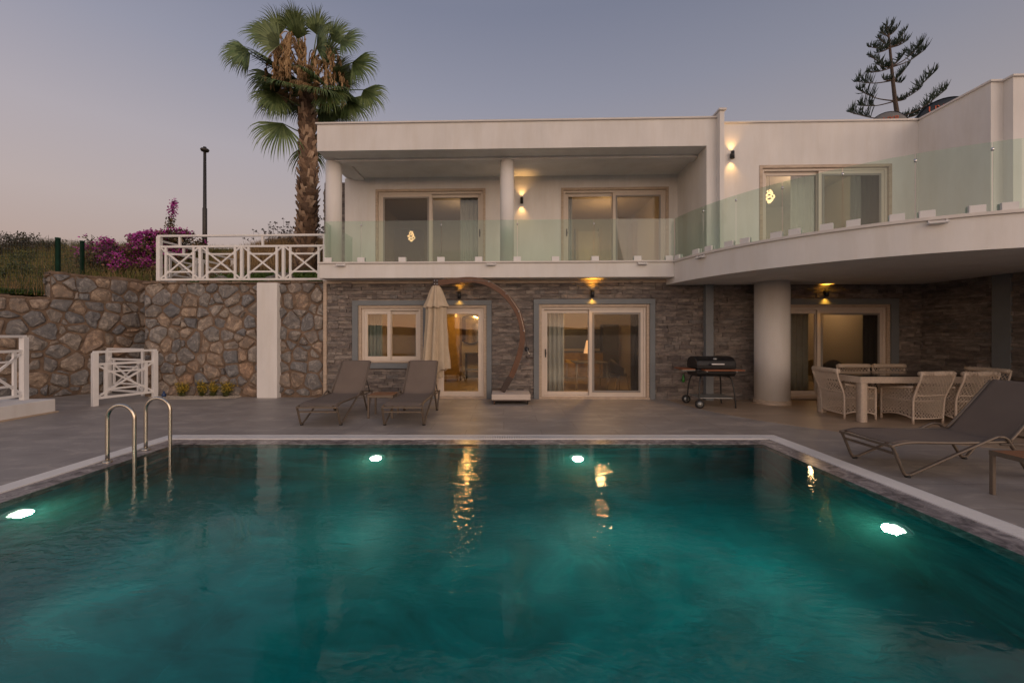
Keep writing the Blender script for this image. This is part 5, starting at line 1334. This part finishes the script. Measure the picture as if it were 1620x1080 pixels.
for i in range(520):
    t_=r_.uniform(.25,1); p=P[int(t_*(len(P)-1))]; w_=.12*math.sin(PI*min(1,t_*.95))+.02
    q=p+Vector((r_.gauss(0,w_*.5),r_.gauss(0,w_*.5),r_.gauss(0,.04))); leaf(f2 if t_>.58 else f1,q,Vector((r_.gauss(0,1),r_.gauss(0,1),r_.gauss(.2,.8))),.024,.06,r_)
m_.build('stems',M['twig'],sp); f1.build('foliage',M['bougleaf'],sp); f2.build('blossom',M['bract'],sp)
for i,(blobs,lb,n_) in enumerate((
   ([(at(20,400,15),1.0,.75),(at(5,420,14.6),.9,.7)],'dark wispy scrub bush at the far end of the hillside above the low wall',2600),
   ([(at(52,392,15.5),.9,.55),(at(40,385,15.4),.6,.4),(at(68,400,15.2),.7,.5)],'dark wispy scrub bush just outside the first green fence post',3000),
   ([(at(95,402,16),1.0,.5),(at(112,398,16),.8,.45),(at(84,388,15.8),.3,.25)],'dark wispy scrub bush between the two green fence posts',2400))):
    shrub('scrub_bush',lb,'bush',blobs,n_,M['scrub'],.022,.09,50+i,None,0,'scrub bushes on the hillside',60)
for i,(px,py,Yp,rx,rz,lb) in enumerate(((22,432,11.6,.55,.3,'rounded green shrub growing at the edge of the picture above the low wall'),(62,436,11.9,.5,.28,'rounded green shrub on the hillside just below the first fence post'),(40,415,13.4,.8,.35,'wider olive shrub higher up the hillside beneath the wispy scrub'),(112,425,13.2,.6,.35,'olive shrub seen through the wire mesh between the two fence posts'))):
    shrub('hill_shrub',lb,'shrub',[(at(px,py,Yp),rx,rz),(at(px+9,py-5,Yp+.2),rx*.6,rz*.9),(at(px-11,py+2,Yp),rx*.7,rz*.8)],2600,M['hillshrub'],.018,.07,70+i,None,0,'green shrubs on the hillside',16)
def grass(name,label,mat,pts,hmin,hmax,w,seed,lean=.25,heads=None):
    r_=random.Random(seed); m_=MB(); hd=MB()
    for (x,y) in pts:
        z=terrain(x,y)-.02; h_=r_.uniform(hmin,hmax); dx,dy=r_.gauss(0,lean)*h_,r_.gauss(0,lean)*h_; a_=r_.random()*PI; ca,sa=math.cos(a_)*w,math.sin(a_)*w
        m_.add([(x-ca,y-sa,z),(x+ca,y+sa,z),(x+dx*.4+ca*.7,y+dy*.4+sa*.7,z+h_*.6),(x+dx*.4-ca*.7,y+dy*.4-sa*.7,z+h_*.6),(x+dx,y+dy,z+h_)],[(0,1,2,3),(3,2,4)])
        if heads and r_.random()<heads: 
            for k_ in range(5): leaf(m_,Vector((x+dx,y+dy,z+h_)),Vector((r_.gauss(0,1),r_.gauss(0,1),.6)),.012,.045,r_,1)
    o=m_.build(name,[mat,M['darkhead']]); tag(o,label,'grass',kind='stuff')
r_=random.Random(77)
grass('dry_grass','dry straw coloured grass on the slope behind the railing',M['drygrass'],[(r_.uniform(-10.5,-4.7),r_.uniform(12.3,17.5)) for i in range(16000)],.16,.42,.007,1)
grass('hill_grass','olive and straw grass on the hillside above the low wall',M['olivegrass'],[(x,y) for x,y in ((r_.uniform(-22,-9.8),r_.uniform(10.2,16.5)) for i in range(26000)) if x<lwx(y)-.3],.2,.62,.009,2)
grass('straw_grass','tawny straw between the green clumps on the hillside',M['drygrass'],[(x,y) for x,y in ((r_.uniform(-22,-9.8),r_.uniform(9.6,16.5)) for i in range(14000)) if x<lwx(y)-.3],.15,.6,.007,3)
gcv=[]
for i in range(9000):
    y=r_.uniform(8.6,10.4); x=lwx(y)-.5-r_.random()**1.3*.9
    if y<10.35: gcv.append((x,y))
grass('ground_cover','bright green creeping ground cover edging the top of the low wall',M['groundcover'],gcv,.06,.2,.016,4,lean=.8)
grass('weeds','low green weeds and succulents behind the railing on the wall',M['groundcover'],[(r_.uniform(-8.6,-4.9),r_.uniform(10.7,12.2)) for i in range(3600)],.05,.22,.02,5,lean=.7)
# tall dry umbels against the sky
um=MB(); r_=random.Random(19)
for i in range(150):
    x=r_.uniform(-9.3,-5.6) if i%3 else r_.uniform(-8.6,-7.0); y=r_.uniform(14.5,16.5); z=terrain(x,y); h_=r_.uniform(.35,.95)*(1.15 if i%5==0 else .85)
    P=[Vector((x,y,z)),Vector((x+r_.gauss(0,.05),y,z+h_*.6)),Vector((x+r_.gauss(0,.12),y,z+h_))]; um.tube(P,[.006,.005,.004],3,cap=False,smooth=False)
    for k_ in range(r_.choice((1,1,2,3))):
        e=P[2]+Vector((r_.gauss(0,.12),r_.gauss(0,.1),r_.uniform(-.12,.1))) if k_ else P[2]
        um.tube([P[1].lerp(P[2],.6),e],[.004,.003],3,cap=False,smooth=False)
        for q in range(7): leaf(um,e,Vector((r_.gauss(0,1),r_.gauss(0,1),r_.gauss(.3,.6))),.02,.06,r_)
tag(um.build('dry_umbels',M['darkhead']),'tall dry seed heads sticking up against the sky behind the railing','dry plants',kind='stuff')
# boulders behind the railing
for i,(px,Yp,s_,lb) in enumerate(((452,11.3,.3,'largest grey boulder lying behind the white railing by the palm'),(432,11.2,.24,'small grey boulder between the palm boulder and the lamp post'),(350,11.6,.2,'low pale stone behind the railing near the lamp post'))):
    bm=bmesh.new(); bmesh.ops.create_icosphere(bm,subdivisions=3,radius=s_)
    for v in bm.verts: v.co*=1+.28*noise.noise(v.co*4+Vector((i*7,0,0))); v.co.z*=.7
    me=bpy.data.meshes.new('boulder'); bm.to_mesh(me); bm.free(); me.materials.append(M['rubble']); o=bpy.data.objects.new('boulder',me); COL.objects.link(o)
    x=wx(px,Yp); o.location=(x,Yp,terrain(x,Yp)+s_*.35); tag(o,lb,'boulder','boulders behind the railing')
# ---------------------------------------------------------------- inside the rooms
def curtain(u0,u1,v,z0,z1,mat,label,folds):
    m_=MB(); n_=folds*10; vs=[]; fs=[]
    for k_ in range(7):
        z=z0+(z1-z0)*k_/6
        for i in range(n_+1):
            t_=i/n_; vs.append((u0+(u1-u0)*t_, v+.035*math.sin(t_*folds*2*PI+.5*math.sin(k_*.5))*(.8+.4*noise.noise((t_*6,k_*.4,u0))), z))
    for k_ in range(6):
        for i in range(n_): a_=k_*(n_+1)+i; fs.append((a_,a_+1,a_+n_+2,a_+n_+1))
    m_.add(vs,fs,0,True); m_.xf(HM); o=m_.build('curtain',mat); o.modifiers.new('s','SOLIDIFY').thickness=.004
    tag(o,label,'curtain','curtains behind the panes')
SU=SLZ1+.05
M['yellowseat']=simple('yellow_seat',(.4,.27,.03),.7)
curtain(U(575,.4),U(604,.4),.45,.3,2.4,M['curtaingreen'],'sage green curtain behind the ground floor window',5)
curtain(U(864,.4),U(893,.4),.45,.03,2.45,M['curtain'],'sheer pale curtain behind the middle sliding door',4)
curtain(U(998,.5),U(1020,.5),.5,.03,2.45,M['curtaindark'],'dark curtain at the end of the middle sliding door',3)
curtain(U(1366,.5),U(1400,.5),.5,.07,2.45,M['curtaindark'],'dark curtain behind the dining chairs',4)
curtain(U(1256,.6),U(1284,.6),.7,.07,2.45,M['curtain'],'pale curtain behind the white column',3)
curtain(U(728,1.6),U(764,1.6),1.65,SU,5.5,M['curtain'],'pale pleated curtain in the upper door beside the middle column',5)
curtain(U(1256,.1),U(1298,.1),.2,SU,5.55,M['curtain'],'pale green lit curtain in the door on the round balcony',4)
curtain(U(1352,.1),U(1402,.1),.2,SU,5.55,M['curtaingreen'],'grey green pleated curtain at the end of the door on the round balcony',6)
curtain(U(898,1.7),U(906,1.7),1.8,SU,5.5,M['curtain'],'narrow pale curtain in the door of the upper balcony lit room',2)
def plight(p,e,col=(1,.6,.25),r=.12):
    l=bpy.data.lights.new('room_lamp','POINT'); l.energy=e; l.color=col; l.shadow_soft_size=r; o=bpy.data.objects.new('room_lamp',l); COL.objects.link(o); o.location=W(*p)
plight((hu(740,2.5),2.2,2.35),60,(1,.55,.15)); plight((hu(940,2.5),1.5,2.35),110,(1,.56,.2)); plight((hu(1290,2),2.3,2.35),26,(1,.62,.3))
plight((hu(720,2.5),3.2,5.2),9,(1,.66,.36)); plight((hu(960,3),3.2,4.9),30,(1,.6,.25)); plight((hu(1245,2),1.4,5.3),30,(1,.72,.45))
def pendant(px,py,v,h_,label):
    p=W(U(px,v),v,hz(px,py,v)); r2=empty('pendant_lamp',p,0,label,'pendant lamp','lit twisted pendant lamps')
    m_=MB()
    for k_ in range(3):
        pts=[]
        for i in range(13):
            t_=i/12; a_=t_*2*PI*1.1+k_*2.1; rr_=.09*math.sin(PI*(.12+.83*t_))*(1.1-.3*math.sin(t_*7)); pts.append((rr_*math.cos(a_),rr_*math.sin(a_),h_*(.5-t_)))
        m_.tube(pts,.018,8)
    m_.build('shade',M['pendant'],r2); m_=MB(); m_.tube([(0,0,h_*.5),(0,0,h_*.5+.45)],.004,5); m_.build('cord',M['black'],r2)
pendant(650.5,374,3.0,.32,'lit twisted pendant lamp behind the far upper sliding door')
pendant(1217.5,311,1.2,.34,'lit twisted pendant lamp in the room behind the round balcony')
# room behind the umbrella: lit mirror, cabinet, desk chair
m_=MB(); u_=U(738,4.4); z_=hz(738,521,4.4); rm=.52
o=MB(); o.lathe([(rm,0),(rm,.02),(rm-.03,.025)],40,cap=False); o.xf(Matrix.Translation(W(u_+.15,4.5,z_))@Matrix.Rotation(PI/2,4,'X')); oo=o.build('wall_mirror',M['black']); tag(oo,'round black rimmed mirror with a glowing edge seen through the door by the umbrella','mirror')
m_.lathe([(.001,.006),(rm-.03,.006)],40,cap=False); m_.xf(Matrix.Translation(W(u_+.15,4.5,z_))@Matrix.Rotation(PI/2,4,'X')); m_.build('mirror_glass',simple('mirror',(.6,.55,.45),.08,1.0),oo)
m_=MB(); m_.box(-.02,.06,4.2,4.58,z_-.75,z_+.75); m_.box(-.3,.3,0,0.01,0,0.01) if False else None
m_=MB(); m_.box(u_-.42,u_-.36,4.5,4.57,z_-.7,z_+.65); m_.xf(HM); o=m_.build('glow_panel',M['mirrorglow']); tag(o,'glowing amber light strip beside the round mirror','light strip')
def ibox(name,label,cat,parts,group=None):
    r2=None
    for nm,bx,mat in parts:
        m_=MB(); m_.box(*bx); m_.xf(HM)
        if r2 is None: r2=m_.build(name,mat,bevel=.01); tag(r2,label,cat,group,'thing')
        else: m_.build(nm,mat,r2,bevel=.005)
uu=U(722,3.2)
ibox('cabinet','tall amber wooden cabinet inside the room behind the umbrella','cabinet',[('body',(uu-.55,uu+.1,3.2,3.8,.02,2.1),M['kitchenwood']),('door',(uu-.5,uu+.05,3.17,3.2,.1,2.05),M['kitchenwood'])])
uu=U(738,3.9); ibox('console_table','dark console table under the round mirror','table',[('top',(uu-.1,uu+.8,4.1,4.5,.86,.9),M['furn']),('leg',(uu-.08,uu-.03,4.12,4.4,.02,.86),M['furn']),('leg',(uu+.73,uu+.78,4.12,4.4,.02,.86),M['furn']),('shelf',(uu-.03,uu+.73,4.12,4.45,.3,.33),M['furn'])])
# kitchen and table behind the middle door
uu=U(890,4.6); ub_=U(945,4.6)
ibox('kitchen_cabinet','kitchen run with dark tiled splashback and yellow wood fronts behind the middle sliding door','kitchen',[('splashback',(uu-.3,ub_+.5,5.15,5.2,hz(900,551,5.15),hz(900,536,5.15)+.35),M['kitchen']),('base_unit',(uu-.3,ub_+.2,4.6,5.14,.03,.9),M['kitchenwood']),('worktop',(uu-.32,ub_+.22,4.56,5.14,.9,.94),M['furn']),('shelf_unit',(ub_+.2,ub_+.75,4.6,5.14,.03,1.9),M['furn'])])
def ichair(px,v,rz,label,mat):
    p=W(U(px,v),v,.02); r2=empty('dining_chair',p,rz,label,'dining chair','indoor dining chairs')
    m_=MB(); vs=[];fs=[]
    for i in range(13):
        a_=PI*(i/12)+PI; 
        for j in range(5):
            t_=j/4; vs.append(((.2+.05*t_)*math.cos(a_)*1.1,(.2+.06*t_)*-math.sin(a_)*-1*.95,.45+.4*t_*(1-.55*abs(math.cos(a_))**2)))
    for i in range(12):
        for j in range(4): fs.append((i*5+j,(i+1)*5+j,(i+1)*5+j+1,i*5+j+1))
    m_.add(vs,fs,0,True); o=m_.build('backrest',mat,r2); o.modifiers.new('s','SOLIDIFY').thickness=.03
    m_=MB(); m_.lathe([(.22,.42),(.24,.45),(.22,.48),(.001,.485)],24); m_.build('seat',mat,r2)
    for x in (-.15,.15):
        for y in (-.15,.15): m_=MB(); m_.tube([(x,y,.43),(x*1.4,y*1.4,0)],.012,8); m_.build('leg',M['steel'],r2)
ichair(978,1.3,-1.2,'dark tub chair by the glass table inside the middle sliding door',M['furn'])
ichair(1270,1.6,.4,'brown chair seen behind the white column inside the dining room door',M['kitchenwood'])
ichair(1316,1.5,-.5,'dark chair inside the dining room door behind the wicker chairs',M['furn'])
uu=U(935,1.8); ibox('indoor_table','indoor dining table with thin steel legs behind the middle sliding door','table',[('top',(uu-.5,uu+.42,1.4,2.4,.74,.77),M['furn']),('leg',(uu+.36,uu+.39,1.43,1.46,.02,.74),M['steel']),('leg',(uu-.47,uu-.44,1.43,1.46,.02,.74),M['steel']),('leg',(uu+.36,uu+.39,2.34,2.37,.02,.74),M['steel'])])
p=W(U(929,3.6),3.6,hz(929,548,3.6)); r2=empty('cone_lamp',p,0,'lit cone shaped pendant over the kitchen counter behind the middle door','pendant lamp')
m_=MB(); m_.lathe([(.03,.2),(.12,-.22)],24,cap=False); m_.build('shade',emis('lit_cone',(1,.62,.3),.55),r2); m_=MB(); m_.tube([(0,0,.2),(0,0,.85)],.005,5); m_.build('cord',M['black'],r2)
m_=MB(); uu=U(1372,4.4); m_.box(uu-.3,uu+.12,4.5,4.55,hz(1372,545,4.5),hz(1372,508,4.5)); m_.xf(HM); o=m_.build('wall_picture',M['furn']); tag(o,'dark framed picture on the dining room wall behind the wicker table','picture')
# upper rooms: doorway, wardrobe, bedside lamp
vv=5.0; uu=U(955,vv); ibox('inner_door','pale inner door in the lit room behind the middle upper sliding door','door',[('leaf',(uu-.9,uu-.15,5.1,5.18,SU,5.3),M['cream']),('frame',(uu-1.0,uu-.9,5.08,5.19,SU,5.4),M['travertine']),('frame',(uu-.15,uu-.05,5.08,5.19,SU,5.4),M['travertine'])])
ibox('wardrobe','brown wardrobe standing inside the middle upper room','wardrobe',[('body',(uu+.9,uu+2.0,4.5,5.15,SU,5.45),M['kitchenwood']),('door',(uu+.93,uu+1.44,4.47,4.499,SU+.1,5.4),M['kitchenwood']),('door',(uu+1.46,uu+1.97,4.47,4.499,SU+.1,5.4),M['kitchenwood'])])
uu=U(648,5.0); ibox('wardrobe','dark wardrobe inside the far upper room behind the pendant lamp','wardrobe',[('body',(uu-.9,uu+.5,4.6,5.15,SU,5.3),M['furn']),('door',(uu-.85,uu-.22,4.57,4.599,SU+.1,5.25),M['furn']),('door',(uu-.18,uu+.45,4.57,4.599,SU+.1,5.25),M['furn'])])
uu=U(1330,3.6); ibox('inner_door','pale inner door in the room behind the round balcony','door',[('leaf',(uu-.4,uu+.4,4.1,4.18,SU,5.3),M['cream']),('frame',(uu-.5,uu-.4,4.08,4.19,SU,5.4),M['travertine']),('frame',(uu+.4,uu+.5,4.08,4.19,SU,5.4),M['travertine'])])
uu=U(905,3.4); ibox('kitchen_stool','yellow upholstered stool by the kitchen counter inside the middle door','stool',[('seat',(uu-.2,uu+.2,3.3,3.7,.62,.72),M['yellowseat']),('leg',(uu-.18,uu-.15,3.33,3.36,.02,.62),M['steel']),('leg',(uu+.15,uu+.18,3.33,3.36,.02,.62),M['steel']),('leg',(uu-.18,uu-.15,3.64,3.67,.02,.62),M['steel']),('leg',(uu+.15,uu+.18,3.64,3.67,.02,.62),M['steel'])])
# ---------------------------------------------------------------- sky, sun, camera
w=bpy.data.worlds.new('World'); SC.world=w; w.use_nodes=True; nt=w.node_tree; bg=nt.nodes['Background']
sky=nt.nodes.new('ShaderNodeTexSky'); sky.sky_type='NISHITA'; sky.sun_disc=False; sky.sun_elevation=math.radians(1.0); sky.sun_rotation=math.radians(205)
g=nt.nodes.new('ShaderNodeTexCoord'); sx=nt.nodes.new('ShaderNodeSeparateXYZ'); nt.links.new(g.outputs['Generated'],sx.inputs[0])
# elevation gradient of the dusk sky opposite the sunset
ra=ramp(nt,[(0.0,(.3,.21,.18)),(.14,(.5,.37,.335)),(.24,(.53,.435,.425)),(.36,(.48,.43,.47)),(.5,(.345,.345,.435)),(.62,(.25,.265,.365)),(1,(.22,.24,.34))])
nt.links.new(sx.outputs['Z'],ra.inputs['Fac'])
# brighter, warmer glow on the sunset side (behind the photographer)
rb=ramp(nt,[(0.0,(2.0,1.3,.9)),(.13,(1.88,1.42,1.12)),(.28,(1.05,.88,.78)),(.6,(.5,.46,.5)),(1,(.24,.26,.36))])
nt.links.new(sx.outputs['Z'],rb.inputs['Fac'])
mr=nt.nodes.new('ShaderNodeMapRange'); mr.interpolation_type='SMOOTHSTEP'; mr.inputs['From Min'].default_value=.25; mr.inputs['From Max'].default_value=-.95
dt=nt.nodes.new('ShaderNodeVectorMath'); dt.operation='DOT_PRODUCT'; nt.links.new(g.outputs['Generated'],dt.inputs[0]); dt.inputs[1].default_value=(-.15,.98,0)
nt.links.new(dt.outputs['Value'],mr.inputs['Value'])
# the clear side of the view is darker toward the east
er=nt.nodes.new('ShaderNodeMapRange'); er.inputs['From Min'].default_value=-.75; er.inputs['From Max'].default_value=.85; er.inputs['To Min'].default_value=1.0; er.inputs['To Max'].default_value=.70
nt.links.new(sx.outputs['X'],er.inputs['Value'])
ml=nt.nodes.new('ShaderNodeVectorMath'); ml.operation='SCALE'; nt.links.new(ra.outputs[0],ml.inputs[0]); nt.links.new(er.outputs[0],ml.inputs['Scale'])
mx=nt.nodes.new('ShaderNodeMix'); mx.data_type='RGBA'; nt.links.new(mr.outputs[0],mx.inputs[0]); nt.links.new(ml.outputs[0],mx.inputs[6]); nt.links.new(rb.outputs[0],mx.inputs[7])
ns=nt.nodes.new('ShaderNodeVectorMath'); ns.operation='SCALE'; ns.inputs['Scale'].default_value=.05; nt.links.new(sky.outputs[0],ns.inputs[0])
ad=nt.nodes.new('ShaderNodeVectorMath'); ad.operation='ADD'; nt.links.new(mx.outputs[2],ad.inputs[0]); nt.links.new(ns.outputs[0],ad.inputs[1])
nt.links.new(ad.outputs[0],bg.inputs[0]); bg.inputs[1].default_value=.78
sl=bpy.data.lights.new('sun','SUN'); sl.energy=.8; sl.angle=math.radians(50); sl.color=(1,.72,.55)
so=bpy.data.objects.new('sun',sl); COL.objects.link(so); so.rotation_euler=(math.radians(74),0,math.radians(38)); so.location=(0,-10,12)
cam=bpy.data.cameras.new('camera'); co=bpy.data.objects.new('camera',cam); COL.objects.link(co)
cam.sensor_width=36; cam.sensor_fit='HORIZONTAL'; cam.lens=F/1620*36; cam.shift_x=(810-CX)/1620; cam.shift_y=(CY-540)/1620
cam.clip_start=.05; cam.clip_end=12000; co.location=(0,0,EYE); co.rotation_euler=(PI/2,0,0); SC.camera=co
SC.view_settings.view_transform='Standard'; SC.view_settings.look='None'; SC.view_settings.exposure=.13; SC.view_settings.gamma=1
cy=SC.cycles; cy.use_denoising=True; cy.max_bounces=10; cy.transparent_max_bounces=24; cy.transmission_bounces=6; cy.glossy_bounces=4; cy.diffuse_bounces=4
cy.sample_clamp_indirect=4; cy.blur_glossy=.3; cy.caustics_reflective=False; cy.caustics_refractive=True; cy.use_adaptive_sampling=True; cy.adaptive_threshold=.015
